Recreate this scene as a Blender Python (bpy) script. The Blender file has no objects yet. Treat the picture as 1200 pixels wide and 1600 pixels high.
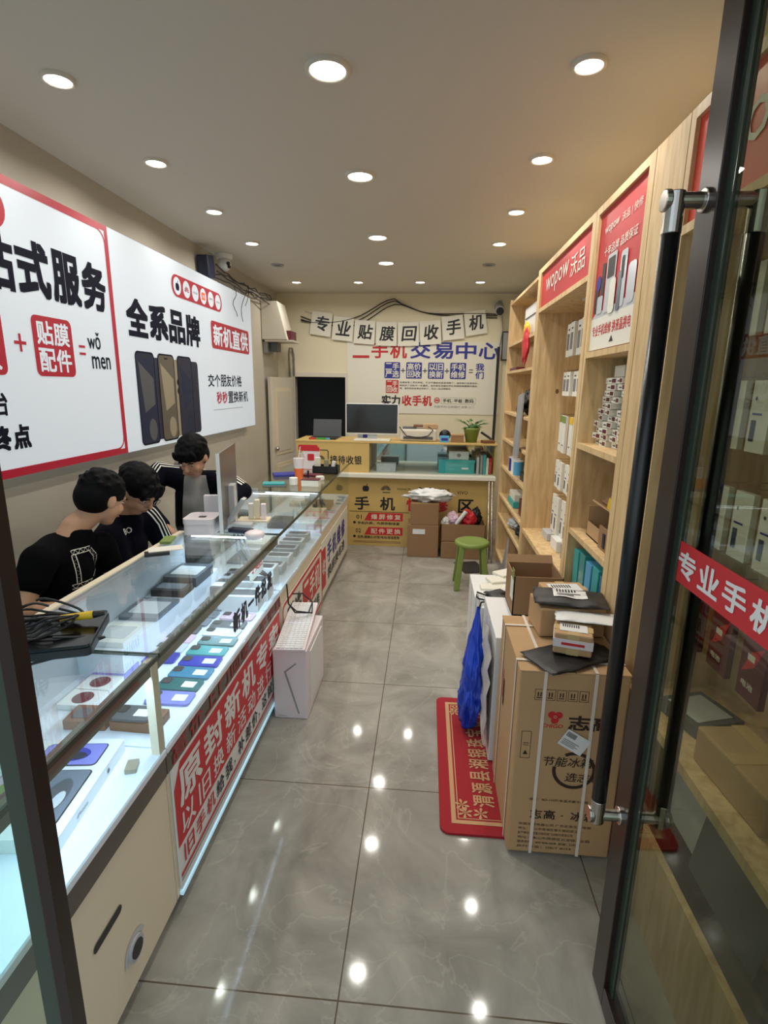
import bpy, bmesh, math, random
from mathutils import Vector, Matrix, noise
random.seed(7)
sc = bpy.context.scene
COL = sc.collection
# ------------------------------------------------------------------ camera
cam_d = bpy.data.cameras.new('camera')
cam = bpy.data.objects.new('camera', cam_d); COL.objects.link(cam)
d = Vector((68, -195, 825)).normalized()                 # depth axis in camera space (x right, y down, z forward)
dn = Vector((-49, 3473, 825)).normalized()
dn = (dn - dn.dot(d) * d).normalized()
up = -dn
rt = dn.cross(d)
rows = [Vector((rt[i], d[i], up[i])) for i in range(3)]  # world -> camera rows
R = Matrix((rows[0], -rows[1], -rows[2])).transposed()   # camera local x, y up, z back
cam.matrix_world = Matrix.Translation((0, 0, 1.63)) @ R.to_4x4()
cam_d.sensor_fit = 'VERTICAL'; cam_d.sensor_height = 32.0
cam_d.lens = 825 / 1600 * 32.0
cam_d.clip_start = 0.02
sc.camera = cam
# ------------------------------------------------------------------ world, exposure
w = bpy.data.worlds.new('daylight'); sc.world = w; w.use_nodes = True
bg = w.node_tree.nodes['Background']
bg.inputs[0].default_value = (0.80, 0.90, 1.0, 1); bg.inputs[1].default_value = 1.3
sc.view_settings.view_transform = 'Standard'
try: sc.view_settings.look = 'None'
except Exception: pass
sc.view_settings.gamma = 1.0
sc.view_settings.use_curve_mapping = False
sc.view_settings.exposure = -0.08
sc.cycles.transparent_max_bounces = 24
sc.cycles.sample_clamp_indirect = 4.0
DOWN_W = 4.6      # watts of one ceiling downlight
SIGN_E = 0.42      # emission of the lit wall sign
LED_W = 4.6
# ------------------------------------------------------------------ materials
MATS = {}
def mat(name, col=(.8, .8, .8), rough=.5, metal=0, emit=0, ecol=None, spec=.5, alpha=None, var=0, vscale=8, bump=0, bscale=60, coat=0, sss=0):
    if name in MATS: return MATS[name]
    m = bpy.data.materials.new(name); m.use_nodes = True; MATS[name] = m
    nt = m.node_tree; p = nt.nodes['Principled BSDF']
    p.inputs['Base Color'].default_value = (*col, 1)
    p.inputs['Roughness'].default_value = rough; p.inputs['Metallic'].default_value = metal
    p.inputs['Specular IOR Level'].default_value = spec
    p.inputs['Coat Weight'].default_value = coat
    if emit:
        p.inputs['Emission Color'].default_value = (*(ecol or col), 1)
        p.inputs['Emission Strength'].default_value = emit
    if var:
        tc = nt.nodes.new('ShaderNodeTexCoord'); nz = nt.nodes.new('ShaderNodeTexNoise')
        nz.inputs['Scale'].default_value = vscale; nz.inputs['Detail'].default_value = 4
        nt.links.new(tc.outputs['Object'], nz.inputs['Vector'])
        mx = nt.nodes.new('ShaderNodeMixRGB'); mx.inputs[1].default_value = (*[c * (1 - var) for c in col], 1)
        mx.inputs[2].default_value = (*[min(1, c * (1 + var)) for c in col], 1)
        nt.links.new(nz.outputs['Fac'], mx.inputs[0]); nt.links.new(mx.outputs[0], p.inputs['Base Color'])
    if bump:
        tc = nt.nodes.new('ShaderNodeTexCoord'); nz = nt.nodes.new('ShaderNodeTexNoise')
        nz.inputs['Scale'].default_value = bscale; nz.inputs['Detail'].default_value = 3
        nt.links.new(tc.outputs['Object'], nz.inputs['Vector'])
        b = nt.nodes.new('ShaderNodeBump'); b.inputs['Strength'].default_value = bump; b.inputs['Distance'].default_value = .004
        nt.links.new(nz.outputs['Fac'], b.inputs['Height']); nt.links.new(b.outputs[0], p.inputs['Normal'])
    return m
def s(r, g, b):                                            # sRGB 0..255 -> linear
    f = lambda v: (v / 255 / 12.92) if v / 255 <= .04045 else ((v / 255 + .055) / 1.055) ** 2.4
    return (f(r), f(g), f(b))
def glass(name, tint, refl=1.0, rough=0.0):
    if name in MATS: return MATS[name]
    m = bpy.data.materials.new(name); m.use_nodes = True; MATS[name] = m
    nt = m.node_tree; nt.nodes.clear()
    o = nt.nodes.new('ShaderNodeOutputMaterial'); mx = nt.nodes.new('ShaderNodeMixShader')
    t = nt.nodes.new('ShaderNodeBsdfTransparent'); t.inputs[0].default_value = (*tint, 1)
    g = nt.nodes.new('ShaderNodeBsdfGlossy'); g.inputs[0].default_value = (refl, refl, refl, 1); g.inputs['Roughness'].default_value = rough
    lw = nt.nodes.new('ShaderNodeLayerWeight'); lw.inputs[0].default_value = .5
    pw = nt.nodes.new('ShaderNodeMath'); pw.operation = 'POWER'; pw.inputs[1].default_value = 4.5; nt.links.new(lw.outputs['Facing'], pw.inputs[0])
    fr = nt.nodes.new('ShaderNodeMath'); fr.operation = 'MULTIPLY_ADD'; fr.inputs[1].default_value = .9; fr.inputs[2].default_value = .04; nt.links.new(pw.outputs[0], fr.inputs[0])
    nt.links.new(fr.outputs[0], mx.inputs[0]); nt.links.new(t.outputs[0], mx.inputs[1]); nt.links.new(g.outputs[0], mx.inputs[2])
    nt.links.new(mx.outputs[0], o.inputs[0])
    return m
def pine():
    m = bpy.data.materials.new('pine_board'); m.use_nodes = True; MATS['pine'] = m
    nt = m.node_tree; p = nt.nodes['Principled BSDF']; N = nt.nodes.new; L = nt.links.new
    tc = N('ShaderNodeTexCoord'); mp = N('ShaderNodeMapping'); mp.inputs['Scale'].default_value = (9, 9, 1.0)
    L(tc.outputs['Object'], mp.inputs[0])
    nz = N('ShaderNodeTexNoise'); nz.inputs['Scale'].default_value = 4; nz.inputs['Detail'].default_value = 6; nz.inputs['Distortion'].default_value = .6
    L(mp.outputs[0], nz.inputs['Vector'])
    cr = N('ShaderNodeValToRGB'); e = cr.color_ramp.elements
    e[0].position = .3; e[0].color = (*s(196, 160, 110), 1); e[1].position = .7; e[1].color = (*s(228, 199, 150), 1)
    L(nz.outputs['Fac'], cr.inputs[0])
    vo = N('ShaderNodeTexVoronoi'); vo.inputs['Scale'].default_value = 2.3
    mp2 = N('ShaderNodeMapping'); mp2.inputs['Scale'].default_value = (1, 1, .7); L(tc.outputs['Object'], mp2.inputs[0]); L(mp2.outputs[0], vo.inputs['Vector'])
    lt = N('ShaderNodeMath'); lt.operation = 'LESS_THAN'; lt.inputs[1].default_value = .035; L(vo.outputs['Distance'], lt.inputs[0])
    mx = N('ShaderNodeMixRGB'); mx.inputs[2].default_value = (*s(120, 84, 50), 1); L(lt.outputs[0], mx.inputs[0]); L(cr.outputs[0], mx.inputs[1])
    L(mx.outputs[0], p.inputs['Base Color']); p.inputs['Roughness'].default_value = .55
    return m
def floor_mat():
    m = bpy.data.materials.new('marble_tile'); m.use_nodes = True; MATS['floor'] = m
    nt = m.node_tree; p = nt.nodes['Principled BSDF']; N = nt.nodes.new; L = nt.links.new
    tc = N('ShaderNodeTexCoord')
    nz = N('ShaderNodeTexNoise'); nz.inputs['Scale'].default_value = 2.6; nz.inputs['Detail'].default_value = 9; nz.inputs['Roughness'].default_value = .62; nz.inputs['Distortion'].default_value = 1.0
    L(tc.outputs['Object'], nz.inputs['Vector'])
    cr = N('ShaderNodeValToRGB'); e = cr.color_ramp.elements
    e[0].position = .33; e[0].color = (*s(134, 130, 121), 1); e[1].position = .68; e[1].color = (*s(172, 167, 156), 1)
    L(nz.outputs['Fac'], cr.inputs[0])
    n2 = N('ShaderNodeTexNoise'); n2.inputs['Scale'].default_value = 1.7; n2.inputs['Detail'].default_value = 5; n2.inputs['Distortion'].default_value = 2.4
    L(tc.outputs['Object'], n2.inputs['Vector'])
    a = N('ShaderNodeMath'); a.operation = 'SUBTRACT'; a.inputs[1].default_value = .5; L(n2.outputs['Fac'], a.inputs[0])
    b = N('ShaderNodeMath'); b.operation = 'ABSOLUTE'; L(a.outputs[0], b.inputs[0])
    c = N('ShaderNodeMapRange'); c.inputs[1].default_value = 0; c.inputs[2].default_value = .013; c.inputs[3].default_value = .2; c.inputs[4].default_value = 0
    L(b.outputs[0], c.inputs[0])
    mx = N('ShaderNodeMixRGB'); mx.inputs[2].default_value = (*s(205, 198, 186), 1); L(c.outputs[0], mx.inputs[0]); L(cr.outputs[0], mx.inputs[1])
    # joints every 0.79 m
    sp = N('ShaderNodeSeparateXYZ'); L(tc.outputs['Object'], sp.inputs[0])
    outs = []
    for ax, off in ((0, .21), (1, 1.48)):
        q = N('ShaderNodeMath'); q.operation = 'ADD'; q.inputs[1].default_value = 79 - off; L(sp.outputs[ax], q.inputs[0])
        r = N('ShaderNodeMath'); r.operation = 'PINGPONG'; r.inputs[1].default_value = .395; L(q.outputs[0], r.inputs[0])
        t = N('ShaderNodeMath'); t.operation = 'LESS_THAN'; t.inputs[1].default_value = .0022; L(r.outputs[0], t.inputs[0]); outs.append(t)
    mm = N('ShaderNodeMath'); mm.operation = 'MAXIMUM'; L(outs[0].outputs[0], mm.inputs[0]); L(outs[1].outputs[0], mm.inputs[1])
    m2 = N('ShaderNodeMixRGB'); m2.inputs[2].default_value = (*s(96, 84, 70), 1); L(mm.outputs[0], m2.inputs[0]); L(mx.outputs[0], m2.inputs[1])
    L(m2.outputs[0], p.inputs['Base Color']); p.inputs['Roughness'].default_value = .07; p.inputs['Specular IOR Level'].default_value = .16
    return m
pine(); floor_mat()
mat('ceiling', s(205, 198, 184), .9, var=.03, vscale=.8)
mat('wall', s(188, 180, 164), .9, var=.05, vscale=1.2, bump=.1)
mat('wall_cream', s(226, 216, 188), .9, var=.04, vscale=1.2)
mat('white', s(228, 228, 226), .4); mat('paper', s(226, 222, 208), .7); mat('offwhite', s(214, 206, 190), .5)
mat('cream', s(228, 214, 186), .45, var=.02); mat('black', s(20, 20, 22), .45); mat('black_gloss', s(12, 12, 14), .15)
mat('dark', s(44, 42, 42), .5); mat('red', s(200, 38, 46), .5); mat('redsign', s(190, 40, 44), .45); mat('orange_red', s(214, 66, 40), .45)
mat('navy', s(28, 34, 58), .5); mat('blue', s(44, 48, 140), .5); mat('skyblue', s(90, 170, 215), .4)
mat('yellow_panel', s(204, 172, 104), .5, var=.03); mat('fascia', s(92, 84, 76), .35); mat('grey', s(150, 150, 150), .5)
mat('lightgrey', s(190, 192, 194), .45); mat('darkgrey', s(80, 82, 86), .5); mat('steel', s(190, 185, 178), .22, metal=1)
mat('monitor_back', s(128, 118, 104), .3, metal=.7); mat('bronze', s(44, 32, 28), .3, metal=.2); mat('rubber', s(16, 17, 19), .3)
mat('card', s(186, 150, 108), .8, var=.06, vscale=5, bump=.05); mat('card_dark', s(148, 114, 80), .8, var=.06); mat('card_ink', s(52, 36, 26), .8)
mat('tape', s(200, 170, 120), .25); mat('strap', s(226, 214, 200), .3); mat('teal', s(60, 170, 170), .4); mat('green', s(122, 142, 66), .5)
mat('green_glass', s(52, 64, 54), .2); mat('plant', s(60, 110, 50), .5); mat('yellow', s(236, 190, 40), .4)
mat('mat_red', s(160, 34, 42), .95, bump=.4, bscale=300); mat('mat_gold', s(196, 152, 110), .95); mat('bag', s(24, 66, 190), .3, var=.2)
mat('skin', s(196, 148, 118), .55, bump=.03); mat('skin_dark', s(150, 100, 84), .6); mat('hair', s(5, 5, 7), .65, spec=.12, bump=.6, bscale=160)
mat('tee', s(9, 9, 11), .95, spec=.08, bump=.2, bscale=30); mat('navycloth', s(13, 14, 25), .9, spec=.1, bump=.25, bscale=25); mat('greycloth', s(158, 154, 150), .9, bump=.2, bscale=25)
mat('stripe', s(225, 222, 210), .8); mat('jeans', s(40, 46, 62), .9)
mat('pinkwhite', s(232, 220, 222), .4); mat('plasticfilm', s(222, 218, 212), .25); mat('brown', s(120, 80, 52), .5)
mat('deck', s(226, 232, 240), .35); mat('mirror', s(215, 220, 215), .03, metal=1); mat('trunk_grey', s(120, 112, 100), .7)
mat('phone_teal', s(60, 150, 150), .2); mat('phone_green', s(30, 96, 96), .2); mat('phone_blue', s(38, 50, 160), .2); mat('phone_cyan', s(50, 120, 150), .2)
mat('phone_lav', s(130, 130, 205), .2); mat('phone_pink', s(225, 190, 205), .25); mat('phone_silver', s(200, 205, 212), .2); mat('phone_grey', s(110, 116, 126), .25)
mat('screen', s(44, 42, 42), .12); mat('gold', s(150, 140, 118), .35); mat('maroon', s(90, 20, 34), .4); mat('orange', s(236, 110, 50), .4)
mat('pavement', s(150, 148, 142), .9, var=.1)
mat('sign_white', s(170, 178, 186), .4, emit=SIGN_E, ecol=s(232, 240, 246)); mat('sign_red', s(150, 26, 44), .4, emit=SIGN_E * .45, ecol=s(205, 34, 62))
mat('lamp', (1, 1, 1), .5, emit=14, ecol=(1, .98, .93)); mat('led', (1, 1, 1), .5, emit=7, ecol=(.9, .97, 1)); mat('ledblue', (.6, .85, 1), .5, emit=.4, ecol=(.45, .8, 1))
mat('rainbow_r', s(180, 50, 50), .5, emit=.25); mat('rainbow_g', s(50, 150, 60), .5, emit=.2)
glass('pane', (.84, .93, .89), .9); glass('case', (.93, .97, .965), .9); glass('doorpane', (.76, .79, .68), .6); glass('clear', (.9, .9, .9), .9)
# lit artwork colours on the sign
mat('ink_navy', s(15, 17, 36), .75, spec=.15); mat('slate', s(40, 46, 66), .6, spec=.2); mat('bronze_ink', s(92, 86, 74), .4)
# ------------------------------------------------------------------ object helpers
ORG = {}
def tag(o, label=None, cat=None, group=None, kind=None):
    if label: o['label'] = label
    if cat: o['category'] = cat
    if group: o['group'] = group
    if kind: o['kind'] = kind
    return o
def thing(name, label, cat, loc, group=None):
    o = bpy.data.objects.new(name, None); COL.objects.link(o); o.location = loc; o.empty_display_size = .05
    ORG[o.name] = Vector(loc); return tag(o, label, cat, group)
class MB:
    def __init__(s_): s_.v = []; s_.f = []; s_.m = []; s_.mats = []
    def mi(s_, m):
        if m not in s_.mats: s_.mats.append(m)
        return s_.mats.index(m)
    def add(s_, vs, fs, m, M=None):
        b = len(s_.v); k = s_.mi(m)
        for v in vs:
            v = Vector(v); s_.v.append(M @ v if M else v)
        for f in fs: s_.f.append([b + i for i in f]); s_.m.append(k)
        return s_
    def box(s_, x0, x1, y0, y1, z0, z1, m='white', M=None):
        vs = [(x, y, z) for z in (z0, z1) for y in (y0, y1) for x in (x0, x1)]
        return s_.add(vs, [(0, 2, 3, 1), (4, 5, 7, 6), (0, 1, 5, 4), (2, 6, 7, 3), (0, 4, 6, 2), (1, 3, 7, 5)], m, M)
    def cbox(s_, c, size, m='white', rz=0, rx=0, ry=0):
        M = Matrix.Translation(c) @ Matrix.Rotation(rz, 4, 'Z') @ Matrix.Rotation(ry, 4, 'Y') @ Matrix.Rotation(rx, 4, 'X')
        a, b, c2 = [q / 2 for q in size]
        return s_.box(-a, a, -b, b, -c2, c2, m, M)
    def cone(s_, p0, p1, r0, r1, m='white', n=16, caps=True):
        p0, p1 = Vector(p0), Vector(p1); ax = (p1 - p0).normalized()
        t = Vector((1, 0, 0)) if abs(ax.x) < .8 else Vector((0, 1, 0))
        a = ax.cross(t).normalized(); b = ax.cross(a)
        vs = [];
        for p, r in ((p0, r0), (p1, r1)):
            for i in range(n):
                q = 2 * math.pi * i / n; vs.append(p + (a * math.cos(q) + b * math.sin(q)) * r)
        fs = [(i, (i + 1) % n, n + (i + 1) % n, n + i) for i in range(n)]
        if caps: fs += [tuple(range(n))[::-1], tuple(range(n, 2 * n))]
        return s_.add(vs, fs, m)
    def tube(s_, pts, r, m='black', n=8):
        pts = [Vector(p) for p in pts]; vs = []; N = len(pts); a = None
        for i, p in enumerate(pts):
            ax = (pts[min(i + 1, N - 1)] - pts[max(i - 1, 0)]).normalized()
            if a is None:
                t = Vector((0, 0, 1)) if abs(ax.z) < .8 else Vector((1, 0, 0)); a = ax.cross(t).normalized()
            a = (a - a.dot(ax) * ax).normalized(); b = ax.cross(a)
            for k in range(n):
                q = 2 * math.pi * k / n; vs.append(p + (a * math.cos(q) + b * math.sin(q)) * r)
        fs = []
        for i in range(N - 1):
            for k in range(n): fs.append((i * n + k, i * n + (k + 1) % n, (i + 1) * n + (k + 1) % n, (i + 1) * n + k))
        fs += [tuple(range(n))[::-1], tuple(range((N - 1) * n, N * n))]
        return s_.add(vs, fs, m)
    def sph(s_, c, r, m='white', n=16, k=10, M=None):
        if not hasattr(r, '__len__'): r = (r, r, r)
        vs = [(0, 0, 1)]; 
        for i in range(1, k):
            for j in range(n):
                a = math.pi * i / k; b = 2 * math.pi * j / n
                vs.append((math.sin(a) * math.cos(b), math.sin(a) * math.sin(b), math.cos(a)))
        vs.append((0, 0, -1)); fs = []
        for j in range(n): fs.append((0, 1 + j, 1 + (j + 1) % n)); fs.append((len(vs) - 1, 1 + (k - 2) * n + (j + 1) % n, 1 + (k - 2) * n + j))
        for i in range(k - 2):
            for j in range(n):
                fs.append((1 + i * n + j, 1 + (i + 1) * n + j, 1 + (i + 1) * n + (j + 1) % n, 1 + i * n + (j + 1) % n))
        T = (M or Matrix.Identity(4)); T = Matrix.Translation(c) @ T @ Matrix.Diagonal((*r, 1))
        return s_.add(vs, fs, m, T)
    def lathe(s_, c, prof, m='white', n=24):                # prof: (radius, z)
        vs = []; fs = []
        for r, z in prof:
            for j in range(n): q = 2 * math.pi * j / n; vs.append((c[0] + r * math.cos(q), c[1] + r * math.sin(q), c[2] + z))
        for i in range(len(prof) - 1):
            for j in range(n): fs.append((i * n + j, i * n + (j + 1) % n, (i + 1) * n + (j + 1) % n, (i + 1) * n + j))
        return s_.add(vs, fs, m)
    def prism(s_, O, U, V, pts, t, m='white', msd=None):    # extrude a 2-D outline by t along U x V
        O, U, V = Vector(O), Vector(U), Vector(V); Nn = U.cross(V).normalized(); n = len(pts)
        vs = [O + U * a + V * b for a, b in pts] + [O + U * a + V * b + Nn * t for a, b in pts]
        s_.add(vs, [tuple(range(n))[::-1], tuple(range(n, 2 * n))], m)
        s_.add(vs, [(i, (i + 1) % n, n + (i + 1) % n, n + i) for i in range(n)], msd or m)
        return s_
    def build(s_, name, parent=None, label=None, bevel=0, smooth=False, subsurf=0):
        me = bpy.data.meshes.new(name)
        if parent is not None: o0 = ORG[parent.name]
        else:
            xs = [v.x for v in s_.v]; ys = [v.y for v in s_.v]; zs = [v.z for v in s_.v]
            o0 = Vector(((min(xs) + max(xs)) / 2, (min(ys) + max(ys)) / 2, min(zs)))
        me.from_pydata([v - o0 for v in s_.v], [], s_.f)
        for m in s_.mats: me.materials.append(MATS[m])
        me.polygons.foreach_set('material_index', s_.m)
        if smooth: me.polygons.foreach_set('use_smooth', [True] * len(s_.f))
        me.update()
        o = bpy.data.objects.new(name, me); COL.objects.link(o)
        if parent is not None: o.parent = parent
        else: o.location = o0
        ORG[o.name] = o0
        if bevel:
            b = o.modifiers.new('bevel', 'BEVEL'); b.width = bevel; b.segments = 2; b.limit_method = 'ANGLE'
        if subsurf:
            q = o.modifiers.new('sub', 'SUBSURF'); q.levels = q.render_levels = subsurf
        if label: o['label'] = label
        return o
def structure(name, mb, bevel=0):
    o = mb.build(name, bevel=bevel); o['kind'] = 'structure'; return o
def rr(x, y, w_, h, r, n=5):
    r = min(r, w_ / 2 - 1e-5, h / 2 - 1e-5); out = []
    if r <= 0: return [(x, y), (x + w_, y), (x + w_, y + h), (x, y + h)]
    for cx, cy, a0 in ((x + w_ - r, y + r, -90), (x + w_ - r, y + h - r, 0), (x + r, y + h - r, 90), (x + r, y + r, 180)):
        for i in range(n + 1):
            a = math.radians(a0 + 90 * i / n); out.append((cx + r * math.cos(a), cy + r * math.sin(a)))
    return out
_tc = {}
def text_mesh(body, bold):
    k = (body, bold)
    if k in _tc: return _tc[k]
    c = bpy.data.curves.new('t', 'FONT'); c.body = body; c.size = 1; c.offset = bold; c.resolution_u = 2; c.fill_mode = 'BOTH'
    o = bpy.data.objects.new('t', c); COL.objects.link(o)
    dg = bpy.context.evaluated_depsgraph_get(); dg.update()
    me = o.evaluated_get(dg).to_mesh()
    vs = [tuple(v.co) for v in me.vertices]; fs = [tuple(p.vertices) for p in me.polygons]
    o.evaluated_get(dg).to_mesh_clear(); bpy.data.objects.remove(o); bpy.data.curves.remove(c)
    if vs:
        x0 = min(v[0] for v in vs); x1 = max(v[0] for v in vs); y0 = min(v[1] for v in vs); y1 = max(v[1] for v in vs)
        vs = [((v[0] - x0) / max(x1 - x0, 1e-6), (v[1] - y0) / max(y1 - y0, 1e-6)) for v in vs]
    _tc[k] = (vs, fs); return _tc[k]
X_, Y_, Z_ = Vector((1, 0, 0)), Vector((0, 1, 0)), Vector((0, 0, 1))
class Art:
    def __init__(s_, O, U, V): s_.O, s_.U, s_.V = Vector(O), Vector(U), Vector(V); s_.N = s_.U.cross(s_.V).normalized(); s_.mb = MB()
    def p(s_, a, b, l): return s_.O + s_.U * a + s_.V * b + s_.N * (.0012 + .0009 * l)
    def poly(s_, pts, m, l=0): s_.mb.add([s_.p(a, b, l) for a, b in pts], [tuple(range(len(pts)))], m); return s_
    def rect(s_, x, y, w_, h, m, r=0, l=0): return s_.poly(rr(x, y, w_, h, r), m, l)
    def disc(s_, x, y, r, m, l=0, ry=None, n=20):
        return s_.poly([(x + r * math.cos(2 * math.pi * i / n), y + (ry or r) * math.sin(2 * math.pi * i / n)) for i in range(n)], m, l)
    def ring(s_, x, y, r, t, m, l=0, a0=0, a1=360, n=28):
        pt = [(x + q * math.cos(math.radians(a0 + (a1 - a0) * i / n)), y + q * math.sin(math.radians(a0 + (a1 - a0) * i / n))) for i in range(n + 1) for q in (r, r - t)]
        s_.mb.add([s_.p(a, b, l) for a, b in pt], [(2 * i, 2 * i + 2, 2 * i + 3, 2 * i + 1) for i in range(n)], m); return s_
    def frame(s_, x, y, w_, h, t, m, r=0, l=0):
        A = rr(x, y, w_, h, r); B = rr(x + t, y + t, w_ - 2 * t, h - 2 * t, max(r - t, 0.001 if r else 0)); n = len(A)
        s_.mb.add([s_.p(a, b, l) for a, b in A + B], [(i, (i + 1) % n, n + (i + 1) % n, n + i) for i in range(n)], m); return s_
    def text(s_, body, x, y, w_, h, m, l=1, bold=.012, skew=0):
        vs, fs = text_mesh(body, 0)
        n = max(1, len(body) if ord(body[0]) > 255 else len(body) * .55); ux = bold * .75 / n; uy = bold * .75
        sh = ((0, 0),) if bold < .008 else ((-1, -1), (1, -1), (-1, 1), (1, 1)) if bold < .03 else ((-1, -1), (1, -1), (-1, 1), (1, 1), (0, 0), (0, -1), (0, 1), (-1, 0), (1, 0))
        for k, (i, j) in enumerate(sh):
            s_.mb.add([s_.p(x + (a * (1 - 2 * ux) + ux + i * ux) * w_ + b * h * skew, y + (b * (1 - 2 * uy) + uy + j * uy) * h, l + .03 * k) for a, b in vs], fs, m)
        return s_
    def chars(s_, body, x, y, w_, h, m, l=1, bold=.02, gap=.1):   # evenly spaced square characters
        n = len(body); cw = w_ / (n + gap * (n - 1))
        for i, ch in enumerate(body):
            if ch.strip() and ch in '一·、，，。.-': s_.text(ch, x + i * cw * (1 + gap) + (0 if ch == '一' else cw * .3), y + h * .42, cw * (1 if ch == '一' else .25), h * .12, m, l, bold)
            elif ch.strip(): s_.text(ch, x + i * cw * (1 + gap), y, cw, h, m, l, bold)
        return s_
    def apple(s_, x, y, h, m, l=1):
        s_.disc(x - h * .14, y + h * .38, h * .26, m, l, h * .36).disc(x + h * .14, y + h * .38, h * .26, m, l + .1, h * .36)
        return s_.poly([(x, y + h * .75), (x + h * .2, y + h), (x + h * .22, y + h * .85), (x + h * .05, y + h * .74)], m, l)
    def petals(s_, x, y, h, m, l=1):
        for i in range(8):
            a = math.radians(10 + i * 160 / 7); r = h * .95
            c, q = math.cos(a), math.sin(a); t = h * .1
            s_.poly([(x + c * h * .1, y + q * h * .1), (x + c * r * .7 - q * t, y + q * r * .7 + c * t), (x + c * r, y + q * r), (x + c * r * .7 + q * t, y + q * r * .7 - c * t)], m, l + i * .02)
        return s_
    def build(s_, name, parent): return s_.mb.build(name, parent)
# ------------------------------------------------------------------ room shell
XL, XR, YF, YB, H = -1.85, 1.05, 0.45, 6.65, 2.70
structure('floor', MB().box(XL - .1, XR + .1, YF - .1, YB + .1, -.1, 0, 'floor'))
structure('ceiling', MB().box(XL - .1, XR + .1, YF - .1, YB + .1, H, H + .1, 'ceiling'))
structure('wall_left', MB().box(XL - .1, XL, YF - .1, YB + .1, 0, H, 'wall'))
structure('wall_right', MB().box(XR, XR + .1, YF - .1, YB + .1, 0, H, 'wall_cream'))
DX0, DX1, DZ = -1.64, -1.01, 1.735
bw = MB(); bw.box(XL, DX0, YB, YB + .1, 0, H, 'wall_cream').box(DX1, XR, YB, YB + .1, 0, H, 'wall_cream').box(DX0, DX1, YB, YB + .1, DZ, H, 'wall_cream')
structure('wall_back', bw)
structure('wall_front', MB().box(XL, XR, YF - .12, YF, 2.55, H, 'wall'))
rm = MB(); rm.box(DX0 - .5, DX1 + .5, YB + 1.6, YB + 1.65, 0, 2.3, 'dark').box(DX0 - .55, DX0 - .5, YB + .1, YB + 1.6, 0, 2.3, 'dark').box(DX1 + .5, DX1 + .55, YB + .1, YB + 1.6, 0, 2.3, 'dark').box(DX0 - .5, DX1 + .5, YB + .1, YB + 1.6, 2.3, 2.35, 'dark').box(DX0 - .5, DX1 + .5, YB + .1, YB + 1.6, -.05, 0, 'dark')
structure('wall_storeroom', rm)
fr = MB(); t = .05
fr.box(DX0 - t, DX0, YB - .02, YB + .1, 0, DZ + t, 'offwhite').box(DX1, DX1 + .03, YB - .02, YB + .1, 0, DZ + t, 'offwhite').box(DX0, DX1, YB - .02, YB + .1, DZ, DZ + t, 'offwhite')
structure('trim_1', fr)
structure('ground_outside', MB().box(-9, 9, -12, YF - .1, -.12, -.02, 'pavement'))
# open inner door leaf against the left wall
dl = thing('door_3', None, None, (-1.66, 6.58, 0)); dl['kind'] = 'structure'
Md = Matrix.Translation((-1.67, 6.60, 0)) @ Matrix.Rotation(math.radians(-103), 4, 'Z')
mb = MB(); mb.box(0, .56, -.02, .02, .02, 1.72, 'offwhite', Md)
for z0, z1 in ((.15, .72), (.82, 1.60)):
    mb.box(.08, .48, .02, .028, z0, z1, 'cream', Md); mb.box(.12, .44, .028, .034, z0 + .04, z1 - .04, 'offwhite', Md)
mb.build('door_panel', dl, bevel=.002)
MB().sph(Md @ Vector((.5, .045, .9)), .025, 'steel').build('door_handle', dl, smooth=True)
# shopfront frame: fixed pane left of the entrance
g = thing('window_1', None, None, (-1.1, YF, 0)); g['kind'] = 'structure'
mb = MB().box(-.401, -.387, YF - .02, YF, 0, 2.55, 'bronze').box(XL, -.387, YF - .02, YF, 2.5, 2.55, 'bronze').box(XL, -.401, YF - .02, YF, 0, .06, 'bronze')
mb.build('window_frame', g)
MB().box(-.425, -.401, YF - .015, YF - .003, .06, 2.5, 'green_glass').build('sealing_strip', g)
MB().box(XL + .01, -.425, YF - .005, YF + .005, .06, 2.5, 'pane').build('glass_pane', g)
g = thing('window_2', None, None, (.8, YF, 0)); g['kind'] = 'structure'
MB().box(.585, .62, YF - .03, YF + .03, 0, 2.55, 'bronze').box(.62, XR, YF - .03, YF + .03, 2.5, 2.55, 'bronze').build('window_frame', g)
MB().box(.62, XR - .01, YF - .005, YF + .005, .0, 2.5, 'pane').build('glass_pane', g)
# ceiling downlights (position, lamp diameter)
LP = [(-.38, 2.11), (-.385, 3.06), (-.4, 4.22), (-.4, 5.04), (.51, 2.13), (.51, 2.89), (.515, 3.67), (.51, 4.42),
      (-1.37, 2.12), (-1.38, 2.85), (-1.385, 3.6), (-1.39, 4.36), (-1.42, 5.92), (-.76, 5.92), (-.11, 5.92), (.51, 5.92)]
LN = ['nearest in the middle row', 'second from the entrance in the middle row', 'third from the entrance in the middle row', 'fourth from the entrance in the middle row',
      'nearest in the right-hand row', 'second from the entrance in the right-hand row', 'third in the right-hand row above the wooden shelves', 'fourth in the right-hand row by the shelf end',
      'nearest in the left-hand row', 'second from the entrance in the left-hand row', 'third in the left-hand row above the lit sign', 'fourth in the left-hand row before the camera',
      'far left of the back row near the wall box', 'second from left in the back row', 'third from left in the back row', 'far right of the back row above the bullet camera']
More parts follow.
